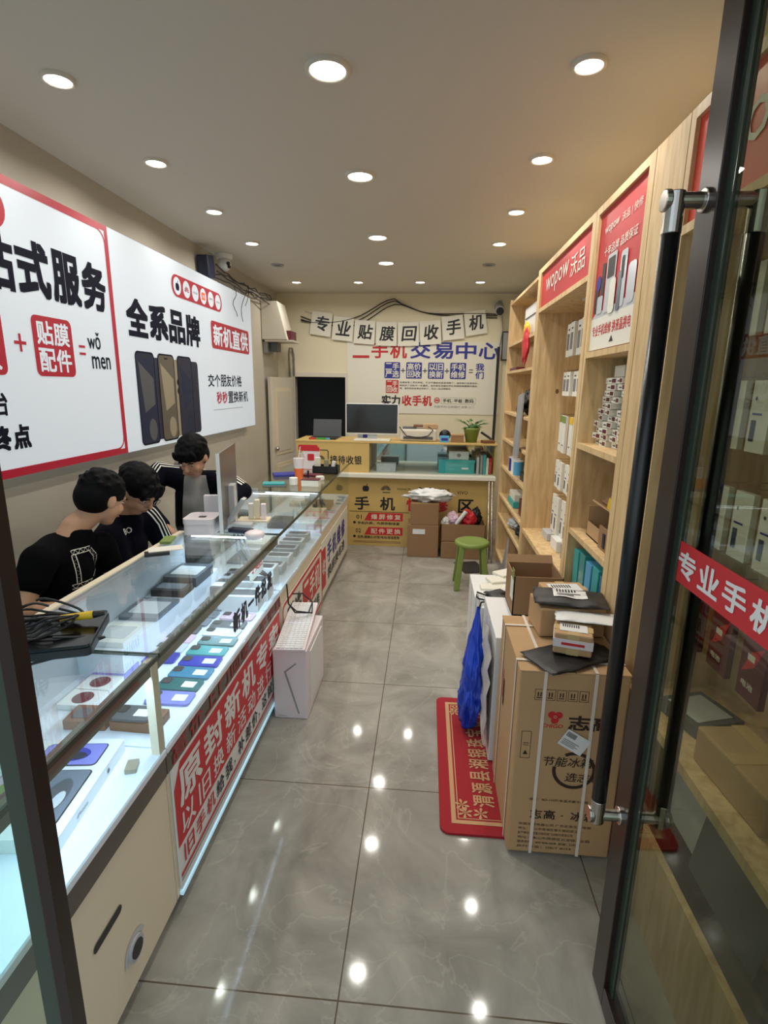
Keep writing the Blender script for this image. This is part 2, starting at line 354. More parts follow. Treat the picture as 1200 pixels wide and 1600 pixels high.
for (x, y), nm in zip(LP, LN):
    r = .062 if x > -.5 and x < 0 and y < 5.5 else .045
    L = thing('ceiling_light', 'round white recessed ceiling downlight, lit, ' + nm, 'ceiling light', (x, y, H - .012), 'recessed ceiling downlights')
    MB().lathe((x, y, H - .012), [(r, .004), (r * 1.05, 0), (r * 1.25, 0), (r * 1.3, .012)], 'offwhite').build('trim_ring', L, smooth=True)
    MB().cone((x, y, H - .0065), (x, y, H - .001), r * 1.04, r * 1.04, 'lamp', 24).build('diffuser', L)
    ld = bpy.data.lights.new('downlight_lamp', 'AREA'); ld.shape = 'DISK'; ld.size = r * 1.6; ld.energy = DOWN_W * (1.3 if r > .05 else 1) * (.75 if y > 5.5 else 1); ld.color = (1, .96, .88); ld.spread = math.radians(165)
    lo = bpy.data.objects.new('downlight_lamp', ld); COL.objects.link(lo); lo.parent = L; lo.location = (0, 0, -.004)
for x, y, nm in ((-1.40, 5.12, 'left'), (.51, 5.14, 'right')):
    L = thing('ceiling_light', 'unlit recessed ceiling downlight fitting in the ' + nm + '-hand row', 'ceiling light', (x, y, H - .01))
    MB().lathe((x, y, H - .01), [(.035, .008), (.04, 0), (.055, 0), (.058, .01)], 'grey').build('trim_ring', L, smooth=True)
    MB().cone((x, y, H - .002), (x, y, H - .001), .04, .04, 'dark').build('socket', L)
# ------------------------------------------------------------------ lit wall sign, two panels
XS = -1.75
def lightbox(y0, y1, z0, z1, label, red):
    S = thing('light_box_sign', label, 'sign', (XS, (y0 + y1) / 2, z0))
    MB().box(XL + .002, XS, y0, y1, z0, z1, 'sign_white').build('lit_panel', S)
    return S, Art((XS, y0, z0), Y_, Z_)
Y0, Y1, Y2, ZB, ZT = .62, 2.99, 5.36, 1.23, 2.447
S, A = lightbox(Y0, Y1 - .004, ZB, ZT, 'backlit white shop sign with red border, the nearer of the two on the left wall', 1)
A.frame(0, 0, Y1 - Y0 - .004, ZT - ZB, .03, 'sign_red', .0, 0); A.frame(.027, .027, Y1 - Y0 - .058, ZT - ZB - .054, .01, 'sign_red', .07, .5)
def yz(y, z, y0=Y0): return y - y0, z - ZB
a, b = yz(2.13, 1.66)
A.chars('站式服务', 2.06 - Y0, 1.995 - ZB, .86, .235, 'ink_navy', 1, .05, .06)
A.rect(2.32 - Y0, 1.655 - ZB, .27, .265, 'sign_red', .03, 1)
A.chars('贴膜', 2.345 - Y0, 1.795 - ZB, .22, .105, 'sign_white', 2, .03, .06).chars('配件', 2.345 - Y0, 1.675 - ZB, .22, .105, 'sign_white', 2, .03, .06)
A.rect(1.88 - Y0, 1.655 - ZB, .27, .265, 'sign_red', .03, 1).chars('手机', 1.90 - Y0, 1.795 - ZB, .22, .105, 'sign_white', 2, .03, .06).chars('回收', 1.90 - Y0, 1.675 - ZB, .22, .105, 'sign_white', 2, .03, .06)
A.rect(2.205 - Y0, 1.785 - ZB, .07, .014, 'sign_red', 0, 1).rect(2.233 - Y0, 1.755 - ZB, .014, .075, 'sign_red', 0, 1.3)
A.rect(2.635 - Y0, 1.80 - ZB, .05, .012, 'sign_red', 0, 1).rect(2.635 - Y0, 1.765 - ZB, .05, .012, 'sign_red', 0, 1)
A.text('wǒ', 2.71 - Y0, 1.80 - ZB, .11, .085, 'ink_navy', 1, .02).text('men', 2.73 - Y0, 1.70 - ZB, .165, .065, 'ink_navy', 1, .02)
A.ring(2.17 - Y0, 2.31 - ZB, .085, .03, 'sign_red', 1).rect(2.20 - Y0, 2.285 - ZB, .012, .05, 'sign_red', 0, 1)
A.chars('始', 2.01 - Y0, 1.49 - ZB, .11, .11, 'ink_navy', 1, .03).chars('终点', 2.01 - Y0, 1.345 - ZB, .215, .105, 'ink_navy', 1, .06, .1)
A.build('lettering', S)
S, A = lightbox(Y1, Y2, ZB, ZT, 'backlit white shop sign with three phones pictured, farther one on the left wall', 0)
q = lambda y: y - Y1
z = lambda v: v - ZB
A.rect(q(3.70), z(2.215), .90, .145, 'sign_red', .072, 1)
for i in range(6):
    cx = 3.70 + .085 + i * .146; A.disc(q(cx), z(2.2875), .058, 'sign_white', 2)
    if i == 0: A.apple(q(cx), z(2.255), .07, 'ink_navy', 3)
    elif i == 1: A.petals(q(cx), z(2.27), .045, 'sign_red', 3)
    elif i == 2: A.text('HONOR', q(cx) - .04, z(2.28), .08, .016, 'darkgrey', 3, 0)
    elif i == 3: A.rect(q(cx) - .035, z(2.26), .07, .055, 'orange', .012, 3).text('mi', q(cx) - .024, z(2.273), .048, .03, 'sign_white', 4, .01)
    elif i == 4: A.text('OPPO', q(cx) - .042, z(2.28), .084, .018, 'darkgrey', 3, 0)
    else: A.text('vivo', q(cx) - .036, z(2.28), .072, .018, 'darkgrey', 3, 0)
A.chars('全系品牌', q(3.10), z(1.90), 1.02, .22, 'ink_navy', 1, .055, .05)
A.rect(q(4.34), z(1.915), .92, .215, 'sign_red', .03, 1).chars('新机直供', q(4.38), z(1.94), .84, .165, 'sign_white', 2, .035, .04)
A.chars('交个朋友价格', q(4.22), z(1.61), .78, .10, 'ink_navy', 1, .02, .06)
A.chars('秒秒', q(4.38), z(1.47), .24, .10, 'sign_red', 1, .03, .06).chars('置换新机', q(4.64), z(1.47), .52, .10, 'ink_navy', 1, .02, .06)
A.rect(q(4.3), z(1.42), .7, .004, 'grey', 0, 1)
for i, (c, c2) in enumerate((('slate', 'darkgrey'), ('bronze_ink', 'gold'), ('navy', 'slate'))):
    y = 3.15 + i * .27
    A.rect(q(y + .16), z(1.27), .18, .52, 'navy' if i != 1 else 'gold', .03, 1.2 + i)
    A.rect(q(y), z(1.25), .23, .57, 'ink_navy', .035, 1.4 + i).rect(q(y + .01), z(1.26), .21, .55, c, .03, 1.6 + i)
    A.poly([(q(y + .03), z(1.76)), (q(y + .2), z(1.66)), (q(y + .2), z(1.5)), (q(y + .07), z(1.45))], c2, 1.8 + i)
    A.disc(q(y + .15), z(1.34), .05, c2, 1.8 + i, .07)
    A.rect(q(y + .09), z(1.785), .05, .012, 'black', .006, 1.9 + i)
    for k in range(2): A.disc(q(y + .27), z(1.64 - k * .06), .02, 'black', 1.9 + i)
A.build('lettering', S)
# wires bundled above the sign
mb = MB()
for k in range(4):
    pts = [(XL + .06 + random.uniform(0, .05), 4.55 + j * .15, 2.485 + .02 * k + random.uniform(-.005, .04)) for j in range(12)]
    mb.tube(pts, .006, 'dark')
mb.tube([(XS + .01, 4.9 + .05 * math.sin(j), 2.47 - .03 * j) for j in range(9)], .003, 'dark')
mb.tube([(XS + .02, 5.15 + .12 * math.sin(j * .5), 2.55 - .05 * abs(j - 4)) for j in range(12)], .003, 'dark')
tag(mb.build('wire_bundle'), 'tangled dark wires running along the top of the lit sign', 'wires')
tag(MB().cbox((XL + .06, 4.42, 2.54), (.09, .14, .17), 'navy', rx=.15).build('power_adapter', bevel=.01), 'dark blue power box standing on the lit sign below the dome camera', 'adapter')
C = thing('security_camera', 'white dome security camera with two dark lenses on the left wall', 'security camera', (XL, 4.75, 2.6))
MB().cone((XL + .10, 4.72, 2.70), (XL + .10, 4.72, 2.66), .07, .065, 'white', 24).build('base_plate', C, bevel=.004)
MB().sph((XL + .10, 4.72, 2.62), (.055, .055, .055), 'white').build('dome', C, smooth=True)
mb = MB(); mb.sph((XL + .145, 4.685, 2.62), .016, 'black').sph((XL + .15, 4.69, 2.595), .014, 'black'); mb.build('lens', C, smooth=True)
C = thing('security_camera', 'grey bullet security camera at the top right of the back wall', 'security camera', (.80, 6.5, 2.5))
MB().cone((.80, 6.62, 2.56), (.78, 6.34, 2.47), .05, .05, 'grey', 16).build('housing', C, bevel=.005)
MB().cone((.779, 6.335, 2.468), (.778, 6.32, 2.464), .042, .042, 'black', 16).build('lens', C)
MB().box(.79, .83, 6.6, 6.65, 2.5, 2.62, 'grey').build('bracket', C)
C = thing('wall_cabinet', 'white sloping metal box on a bracket high beside the back corner', 'wall box', (-1.75, 6.1, 2.15))
mb = MB(); mb.add([(-1.845, 6.0, 2.12), (-1.56, 6.0, 2.12), (-1.845, 6.0, 2.52), (-1.66, 6.0, 2.52), (-1.845, 6.32, 2.12), (-1.56, 6.32, 2.12), (-1.845, 6.32, 2.52), (-1.66, 6.32, 2.52)],
       [(0, 1, 3, 2), (4, 6, 7, 5), (0, 4, 5, 1), (2, 3, 7, 6), (0, 2, 6, 4), (1, 5, 7, 3)], 'offwhite'); mb.build('housing', C, bevel=.006)
MB().box(-1.82, -1.50, 6.02, 6.34, 2.10, 2.118, 'offwhite').box(-1.845, -1.80, 6.05, 6.3, 1.98, 2.10, 'grey').box(-1.78, -1.70, 6.1, 6.25, 2.0, 2.10, 'darkgrey').build('bracket', C)
MB().box(-1.60, -1.53, 6.06, 6.30, 2.12, 2.22, 'maroon').build('connector', C)
# cables on the back wall
mb = MB()
for k in range(3):
    pts = []
    for j in range(30):
        u = j / 29; x = -1.55 + u * 2.34
        zz = 2.44 - .10 * math.sin(u * math.pi * 2.0 + .3 * k) * (1 if u < .5 else .25) + .13 * math.exp(-((u - .47) / .12) ** 2) + .012 * k - .02 * math.sin(9 * u + k)
        pts.append((x, YB - .015 - .006 * k, zz))
    mb.tube(pts, .006, 'dark')
tag(mb.build('cable_run'), 'dark cables sagging across the back wall above the bunting', 'cables')
mb = MB().tube([(.84, 6.63, 2.5), (.86, 6.63, 2.3), (.82, 6.63, 2.0), (.84, 6.63, 1.6), (.83, 6.63, 1.1)], .006, 'grey')
tag(mb.build('cable'), 'thin pale cable hanging down the back wall from the bullet camera', 'cable')
tag(MB().tube([(-1.70, 6.63, 1.74), (-1.70, 6.6, 2.0), (-1.69, 6.6, 2.07), (-1.66, 6.6, 2.07), (-1.65, 6.63, 1.99), (-1.65, 6.63, 1.74)], .012, 'trunk_grey').build('door_hook'), 'thin grey metal bracket above the inner door frame', 'bracket')
# bunting, eight sheets
words = '专业贴膜回收手机'
for i, ch in enumerate(words):
    u = (i + .5) / 8; x = -1.43 + u * 2.10; zc = 2.315 - .15 * (1 - (2 * u - 1) ** 2) + .075 + (.02 if i > 5 else 0)
    ang = math.radians(-11 * (1 - u) + 12 * u) if True else 0
    ang = math.radians(-9 + 19 * u)
    U = Vector((math.cos(ang), 0, math.sin(ang))); V = Vector((-math.sin(ang), 0, math.cos(ang)))
    T = thing('bunting_sheet', 'cream paper sheet with one brushed black character, %s in the bunting' % ('leftmost', 'second from left', 'third from left', 'fourth from left', 'fifth from left', 'third from right', 'second from right', 'rightmost')[i], 'paper banner', (x, YB - .03, zc - .13), 'brushed paper bunting')
    mb = MB(); O = Vector((x, YB - .028, zc)) - U * .125 - V * .135
    mb.prism(O, U, V, [(0, 0), (.25, 0), (.25, .27), (0, .27)], .003, 'paper'); mb.build('paper_sheet', T)
    A = Art(O + Vector((0, -.003, 0)), U, V); A.text(ch, .04, .055, .17, .17, 'black', 0, .03, skew=.12); A.build('lettering', T)
mb = MB().tube([(-1.5 + j * .1, YB - .02, 2.50 - .16 * (1 - (2 * (j / 22) - 1) ** 2)) for j in range(23)], .003, 'strap')
tag(mb.build('string'), 'thin string holding the paper bunting along the back wall', 'string')
# back wall banner
BX0, BX1, BZ0, BZ1 = -.99, .87, 1.31, 2.16
B = thing('wall_banner', 'large white trade-in poster with red and blue lettering on the back wall', 'poster', (0, YB, BZ0))
MB().box(BX0, BX1, YB - .008, YB - .001, BZ0, BZ1, 'paper').build('poster_sheet', B)
A = Art((BX0, YB - .008, BZ0), X_, Z_)
A.chars('二手机', .07, .655, .66, .19, 'redsign', 1, .03, .12).chars('交易中心', .77, .655, 1.06, .19, 'blue', 1, .03, .12)
for i, (p1, p2) in enumerate((('二手', '严选'), ('高价', '回收'), ('以旧', '换新'), ('手机', '维修'))):
    x = .46 + i * .265; A.rect(x, .42, .19, .19, 'blue', .012, 1).chars(p1, x + .012, .52, .166, .08, 'paper', 2, .025, .05).chars(p2, x + .012, .432, .166, .08, 'paper', 2, .025, .05)
    if i < 3: A.rect(x + .20, .508, .055, .01, 'black', 0, 1).rect(x + .2225, .486, .01, .055, 'black', 0, 1.2)
A.rect(1.48, .525, .05, .009, 'black', 0, 1).rect(1.48, .495, .05, .009, 'black', 0, 1).chars('我', 1.56, .52, .1, .085, 'blue', 1, .03).chars('们', 1.56, .425, .1, .085, 'blue', 1, .03)
A.rect(.48, .245, .155, .155, 'redsign', .008, 1).chars('二手', .49, .325, .135, .065, 'paper', 2, .02, .05).chars('回收', .49, .255, .135, .065, 'paper', 2, .02, .05)
A.text('如果您有二手旧手机，千万不要放在家里浪费了，送到我们店来估价，', .65, .362, .95, .022, 'black', 1, .01)
A.text('新机买了旧机不一定要扔，或许是生活最好的礼物留给有需要的朋友，', .65, .327, .95, .022, 'black', 1, .01)
A.text('喂，高价回收各类旧手机了，可以一站式换新机', .65, .292, .62, .022, 'black', 1, .01)
A.chars('实力', .43, .095, .23, .125, 'black', 1, .04, .04).chars('收手机', .68, .095, .37, .125, 'redsign', 1, .04, .04)
A.ring(1.11, .165, .035, .01, 'redsign', 1).rect(1.09, .155, .04, .02, 'redsign', .004, 1)
A.frame(1.16, .125, .42, .075, .003, 'grey', 0, 1).text('手机', 1.18, .14, .105, .045, 'black', 1, .02).rect(1.298, .135, .003, .055, 'grey', 0, 1).text('平板', 1.315, .14, .105, .045, 'black', 1, .02).rect(1.433, .135, .003, .055, 'grey', 0, 1).text('数码', 1.45, .14, .105, .045, 'black', 1, .02)
A.text('旧换手机/全新国行 全新上门', 1.08, .075, .48, .03, 'grey', 1, .0)
A.build('lettering', B)
# ------------------------------------------------------------------ service counter at the back
K = thing('service_counter', 'yellow reception counter with mirrored display case at the back of the shop', 'counter', (-.3, 5.5, 0))
cx0, cx1, cy0, cy1 = -1.31, .70, 5.29, 5.78
MB().box(cx0, cx1, cy0 + .01, cy1, 0, .74, 'yellow_panel').box(cx0, -.565, cy0, cy1, .76, 1.075, 'yellow_panel').build('base_panel', K)
MB().box(cx0 - .01, cx1 + .01, cy0 - .005, cy1, 1.075, 1.092, 'yellow_panel').build('countertop', K, bevel=.003)
MB().box(-.86, cx1, cy0 - .08, cy1 - .02, .735, .775, 'paper').build('ledge', K, bevel=.004)
MB().box(-.565, cx1, cy1 - .06, cy1 - .04, .775, 1.075, 'mirror').build('mirror_back', K)
MB().box(-.56, cx1, cy0 + .0, cy0 + .006, .775, 1.075, 'case').build('glass_front', K)
MB().box(.685, cx1, cy0 + .01, cy1 - .06, .775, 1.075, 'yellow_panel').build('side_panel', K)
A = Art((0, cy0 + .01, 0), X_, Z_)
ax = lambda px: (px - 664.7) / 154.8
az = lambda py: (851.5 - py) / 146.4
A.apple(ax(572), az(767), .085, 'black'); A.petals(ax(604), az(764), .06, 'black').rect(ax(599), az(768), .075, .008, 'black')
A.text('HONOR', ax(622), az(763.5), .14, .024, 'card_ink', 1, .0)
A.text('MI', ax(656), az(766), .13, .055, 'black', 1, .03); A.text('oppo', ax(689), az(764), .10, .03, 'black', 1, .01); A.text('VIVO', ax(716), az(767), .11, .035, 'black', 1, .0)
for ch, px, c in (('手', 554, 'black'), ('机', 595, 'black'), ('快', 637, 'red'), ('修', 679, 'red'), ('区', 719, 'black')): A.chars(ch, ax(px), az(795), .155, .14, c, 1, .03)
A.rect(ax(546), az(798), .62, .005, 'card_ink', 0, 1)
A.text('01', ax(557), az(809.5), .055, .045, 'black', 1, 0).text('02', ax(556), az(831), .055, .045, 'black', 1, 0)
for t_, yy in (('爆屏修复', 811.5), ('配件更换', 834)):
    x0 = ax(570); A.poly([(x0, az(yy)), (x0 + .40, az(yy)), (x0 + .40, az(yy) + .085), (x0 + .045, az(yy) + .085)], 'red', 1).chars(t_, x0 + .07, az(yy) + .014, .31, .055, 'cream', 2, .025, .25)
A.disc(ax(554), az(815), .014, 'black', 1).text('手机外屏，内屏碎裂修复', ax(559), az(818), .44, .032, 'black', 1, .015)
A.disc(ax(554), az(837), .014, 'black', 1).text('后壳/摄像头/听筒/电池/尾插更换', ax(559), az(840), .44, .032, 'black', 1, .015)
A.rect(ax(552), az(844.5), .50, .004, 'brown', 0, 1).rect(ax(552), az(846.5), .50, .004, 'brown', 0, 1)
A.build('lettering', K)
A = Art((0, cy0, 0), X_, Z_)
A.frame(-1.13, .83, .15, .17, .008, 'black', .02, 1).petals(-1.06, .90, .05, 'black')
for i, ch in enumerate('接待收银'): A.text(ch, -.965 + i * .083, .855, .075, .09, 'black', 1, .02)
A.rect(-1.29, .985, .20, .06, 'red', .015, 1).rect(-1.27, .72 + .06, .17, .19, 'paper', .01, 1).rect(-1.235, .86, .10, .09, 'red', .015, 2).chars('福', -1.21, .88, .05, .05, 'paper', 3, .02)
A.build('signage', K)
# things inside the case
tag(MB().box(.14, .50, 5.38, 5.6, .775, .90, 'teal').box(.135, .505, 5.375, 5.605, .885, .915, 'teal').box(.37, .44, 5.372, 5.376, .82, .84, 'white').build('storage_box', bevel=.006), 'teal lidded box in the mirrored display case', 'box')
tag(MB().box(.24, .44, 5.4, 5.55, .916, 1.0, 'white').cone((.34, 5.40, .96), (.34, 5.396, .96), .02, .02, 'grey').build('electronic_device', bevel=.02), 'white rounded gadget standing on the teal box in the display case', 'device')
bk = [('lightgrey', .52), ('grey', .555), ('teal', .585), ('paper', .615), ('red', .645)]
for c, x in bk: tag(MB().box(x, x + .024, 5.36, 5.52, .775, .955 + random.uniform(-.02, .02), c).box(x + .003, x + .021, 5.365, 5.525, .776, .94, 'paper').build('book'), {'lightgrey': 'pale grey', 'grey': 'mid grey', 'teal': 'teal', 'paper': 'cream', 'red': 'red'}[c] + ' upright folder at the right end of the display case', 'book', 'folders in the display case')
tag(MB().box(-.50, -.30, 5.38, 5.5, .775, .86, 'lightgrey').build('storage_box', bevel=.004), 'pale box at the left end of the mirrored display case', 'box')
# on the counter
M_ = thing('monitor', 'black computer monitor with a thin white frame on the back counter', 'monitor', (-.55, 5.42, 1.092))
mh = MB().box(-.82, -.283, 5.40, 5.43, 1.155, 1.462, 'white').build('monitor_housing', M_, bevel=.004)
MB().box(-.810, -.293, 5.397, 5.4015, 1.168, 1.455, 'screen').build('screen', mh)
MB().box(-.60, -.50, 5.43, 5.46, 1.10, 1.3, 'lightgrey').build('stand', M_)
MB().box(-.73, -.36, 5.31, 5.52, 1.093, 1.106, 'paper').build('base', M_, bevel=.004)
Pn = thing('printer', 'cream desktop printer beside the monitor on the back counter', 'printer', (-.07, 5.5, 1.092))
MB().box(-.265, .11, 5.40, 5.66, 1.093, 1.215, 'offwhite').build('body', Pn, bevel=.02)
MB().box(-.23, .07, 5.393, 5.401, 1.115, 1.14, 'darkgrey').build('paper_slot', Pn); MB().box(-.24, -.10, 5.42, 5.6, 1.215, 1.228, 'darkgrey').build('lid', Pn)
tag(MB().tube([(-.27, 5.40, 1.235), (-.2, 5.385, 1.15), (-.08, 5.385, 1.13), (.02, 5.385, 1.15), (.07, 5.39, 1.21), (.02, 5.42, 1.24)], .005, 'black').build('cable'), 'black cable looped over the front of the cream printer', 'cable')
tag(MB().box(-.02, .12, 5.44, 5.60, 1.218, 1.262, 'card').build('carton', bevel=.003), 'small brown carton lying on the right end of the printer', 'box')
tag(MB().box(-.13, -.03, 5.46, 5.58, 1.2295, 1.253, 'brown').build('carton', bevel=.003), 'flat brown packet lying on the printer lid', 'box')
tag(MB().sph((.195, 5.52, 1.15), (.06, .05, .058), 'black').build('pouch', smooth=True), 'round black pouch between printer and blue box', 'pouch')
tag(MB().box(.14, .235, 5.36, 5.42, 1.093, 1.155, 'skyblue').box(.155, .22, 5.357, 5.36, 1.11, 1.135, 'blue').build('storage_box', bevel=.003), 'small blue box on the back counter left of the plant', 'box')
tag(MB().box(.255, .38, 5.38, 5.46, 1.093, 1.165, 'card_dark').box(.25, .385, 5.375, 5.465, 1.160, 1.172, 'card').build('carton', bevel=.003), 'little brown carton touching the green plant pot', 'box')
Pl = thing('potted_plant', 'leafy green plant in a lime green pot on the back counter', 'plant', (.46, 5.45, 1.092))
MB().lathe((.46, 5.45, 1.093), [(.0, 0), (.055, 0), (.078, .12), (.085, .125), (.085, .145), (.076, .145), (.07, .125), (0, .125)], 'green').build('pot', Pl, smooth=True)
mb = MB()
for i in range(34):
    a = random.uniform(0, 6.28); r = random.uniform(.07, .20); h = random.uniform(.0, .11); b0 = Vector((.46, 5.45, 1.22))
    tip = b0 + Vector((math.cos(a) * r, math.sin(a) * r * .7, h)); d_ = (tip - b0); sd = d_.cross(Z_).normalized() * .022; mid = b0 + d_ * .62 + Vector((0, 0, .02))
    mb.tube([b0, b0 + d_ * .3 + Vector((0, 0, .02)), mid], .002, 'plant', 5)
    mb.add([mid - d_ * .1, mid + sd, tip, mid - sd, mid + Vector((0, 0, .006))], [(0, 1, 4), (1, 2, 4), (2, 3, 4), (3, 0, 4)], 'plant')
mb.build('leaves', Pl)
tag(MB().tube([(.56, 5.5, 1.19), (.64, 5.48, 1.14), (.69, 5.46, 1.10)], .012, 'black').build('cable'), 'thick black lead curving down beside the plant pot', 'cable')
tag(MB().cbox((.62, 5.38, 1.107), (.12, .09, .028), 'brown', rz=.3).build('tobacco_tin', bevel=.004), 'flat dark brown case at the right end of the back counter', 'case')
L_ = thing('laptop', 'open dark laptop with a red and green lit edge on the left of the counter', 'laptop', (-1.06, 5.45, 1.092))
MB().box(-1.20, -.92, 5.38, 5.60, 1.093, 1.108, 'black').build('base', L_, bevel=.002)
MB().cbox((-1.05, 5.62, 1.19), (.30, .008, .19), 'darkgrey', rx=-.2).build('lid', L_)
mb = MB(); mb.box(-1.19, -1.12, 5.372, 5.381, 1.095, 1.112, 'rainbow_r').box(-1.12, -1.02, 5.372, 5.381, 1.095, 1.112, 'rainbow_g').box(-1.02, -.98, 5.372, 5.381, 1.095, 1.112, 'skyblue'); mb.build('light_bar', L_)
tag(MB().box(-.715, -.55, 5.54, 5.62, 1.093, 1.145, 'lightgrey').box(-.66, -.6, 5.537, 5.541, 1.1, 1.14, 'blue').build('label_printer', bevel=.006), 'pale grey label machine behind the monitor stand', 'device')
# ------------------------------------------------------------------ left glass counters
XF, XK, ZD, ZG = -.72, -1.235, .60, .90
def counter(y0, y1, label, kind, xf=XF, xk=XK):
    c = thing('display_counter', label, 'display counter', ((xf + xk) / 2, (y0 + y1) / 2, 0))
    MB().box(xk, xf - .012, y0, y1, .05, ZD - .09, 'cream').box(xk + .03, xf - .04, y0 + .02, y1 - .02, 0, .05, 'darkgrey').build('cabinet', c)
    MB().box(xk, xf, y0, y1, ZD - .02, ZD, 'deck').build('deck_shelf', c, bevel=.002)
    if kind != 'b':
        MB().box(xk, xf - .006, y0, y1, ZD - .09, ZD - .02, 'fascia').build('fascia', c)
    else:
        MB().box(xk, xf - .006, y0, y1, ZD - .09, ZD - .02, 'cream').build('fascia', c)
    MB().box(xk, xf, y0, y1, ZG - .008, ZG, 'case').build('glass_top', c)
    MB().box(xf - .006, xf, y0 + .001, y1 - .001, ZD, ZG - .008, 'case').build('glass_front', c)
    MB().box(xf - .003, xf + .003, y0, y1, ZG - .012, ZG + .002, 'green_glass').box(xk, xf, y0 - .002, y0 + .003, ZG - .009, ZG + .001, 'green_glass').build('glass_edge', c)
    MB().box(xk, xk + .02, y0, y1, ZD, ZG - .008, 'lightgrey').build('back_rail' if kind == 'b' else 'back_panel', c) if kind == 'a' else MB().box(xk, xk + .006, y0, y1, ZD, ZG - .008, 'case').build('glass_back', c)
    return c
CA = counter(.52, 1.275, 'glass display counter nearest the entrance with beige slotted front panel', 'a')
CB = counter(1.28, 2.50, 'brightly lit glass phone counter with the red trade-in banner', 'a')
CC = counter(2.515, 3.60, 'glass display counter between the lit phone counter and the drinks', 'b', XF, -1.25)
CD = counter(3.605, 5.02, 'farthest glass display counter, ending at the yellow service counter', 'b', XF - .015, -1.28)
for c, y in ((CA, 1.262),):
    for x in (XF - .022, XK + .04):
        MB().box(x - .008, x + .016, y - .014, y + .018, ZD, ZG - .01, 'cream').build('post', c)
for c, y0, y1 in ((CA, .55, 1.2), (CB, 1.35, 2.42)):
    MB().box(XK, XK + .028, c is CA and .52 or 1.28, c is CA and 1.275 or 2.50, ZG - .004, ZG + .003, 'cream').build('top_rail', c)
# slotted beige front of the near counter
A = Art((XF - .012, 0, 0), Y_, Z_); A.rect(.90, .33, .115, .024, 'dark', .012, 1); A.build('vent_slot', CA)
MB().cone((XF - .012, 1.05, .16), (XF - .006, 1.05, .16), .034, .034, 'lightgrey', 24).cone((XF - .007, 1.05, .16), (XF - .003, 1.05, .16), .024, .024, 'dark', 24).build('cable_grommet', CA)
A = Art((XF - .012, 0, 0), Y_, Z_); A.ring(1.05, .16, .05, .014, 'lightgrey', .2, 20, 200); A.build('scuff_mark', CA)
# counter lights
def strip(c, x0, x1, y0, y1, zz, pw, nm='led_strip'):
    MB().box(x0, x1, y0, y1, zz - .006, zz, 'led').build(nm, c)
    ld = bpy.data.lights.new('strip_lamp', 'AREA'); ld.shape = 'RECTANGLE'; ld.size = abs(x1 - x0); ld.size_y = abs(y1 - y0); ld.energy = pw; ld.color = (.52, .74, 1)
    lo = bpy.data.objects.new('strip_lamp', ld); COL.objects.link(lo); lo.parent = c; lo.location = Vector(((x0 + x1) / 2, (y0 + y1) / 2, zz - .008)) - ORG[c.name]
strip(CA, XF - .023, XF - .013, .56, 1.22, ZG - .012, LED_W * .55)
strip(CB, XF - .023, XF - .013, 1.32, 2.46, ZG - .012, LED_W)
strip(CB, -1.16, -.80, 2.47, 2.482, ZG - .012, LED_W * .35)
strip(CC, -1.2, -.80, 3.56, 3.57, ZG - .012, LED_W * .12)
strip(CD, -1.13, -.755, 3.622, 3.634, ZG - .012, LED_W * .18)
for c, y0, y1 in ((CA, .52, 1.242), (CB, 1.28, 2.50)):
    MB().box(XF - .012, XF - .0065, y0, y1, ZG - .048, ZG - .0085, 'trunk_grey').box(XF - .028, XF - .012, y0, y1, ZG - .0112, ZG - .0085, 'trunk_grey').build('front_rail', c)  # cover and deep lip added to hide the strip and block its floor streak
# fascia lettering, banner, decal, led at the foot
A = Art((XF - .006, 0, 0), Y_, Z_)
for i, ch in enumerate('高价上门回收二手手机'):
    x = 1.31 + i * .122
    A.text(ch, x, ZD - .086, .10, .064, 'red', 1, .05)
    A.text(ch, x + .004, ZD - .082, .092, .056, 'fascia', 2, .005)
A.build('lettering', CB)
Bn = thing('counter_banner', 'red and white trade-in banner fixed to the front of the lit phone counter', 'banner', (XF, 1.85, .07))
MB().box(XF - .011, XF - .004, 1.30, 2.47, .07, .505, 'white').build('banner_sheet', Bn)
A = Art((XF - .004, 1.30, .07), Y_, Z_)
A.poly([(0, .155), (1.17, .155), (1.17, .43), (.05, .43), (0, .36)], 'red', 0)
for i, ch in enumerate('原封新机专卖'): A.text(ch, .03 + i * .19, .27, .165, .135, 'white', 1, .035, skew=-.05)
for i, ch in enumerate('以旧换新活动进行中'): A.text(ch, .03 + i * .125, .17, .095, .085, 'white', 1, .015)
for i, ch in enumerate('旧手机给我'): A.text(ch, .03 + i * .088, .075, .072, .065, 'red' if i < 3 else 'black', 1, .02)
A.text('，', .47, .075, .014, .02, 'black', 1, .01)
for i, ch in enumerate('补差价'): A.text(ch, .52 + i * .088, .075, .072, .065, 'black', 1, .02)
A.text('，', .785, .075, .014, .02, 'black', 1, .01)
for i, ch in enumerate('这就换'): A.text(ch, .84 + i * .088, .075, .072, .065, 'black', 1, .02)
A.rect(0, .045, 1.17, .012, 'red', 0, 1); A.rect(0, .03, 1.17, .006, 'grey', 0, 1); A.build('lettering', Bn)
tag(MB().box(XF - .010, XF, 1.295, 2.48, .052, .066, 'ledblue').build('led_strip'), 'glowing pale blue light strip along the foot of the banner', 'light strip')
A = Art((XF, 0, 0), Y_, Z_)
for i, ch in enumerate('新机一件批发'):
    if ch == '一': A.rect(1.83 + i * .088, .722, .075, .014, 'navy', 0, .5)
    else: A.text(ch, 1.83 + i * .088, .685, .082, .085, 'navy', .5, .07)
A.build('window_lettering', CB)
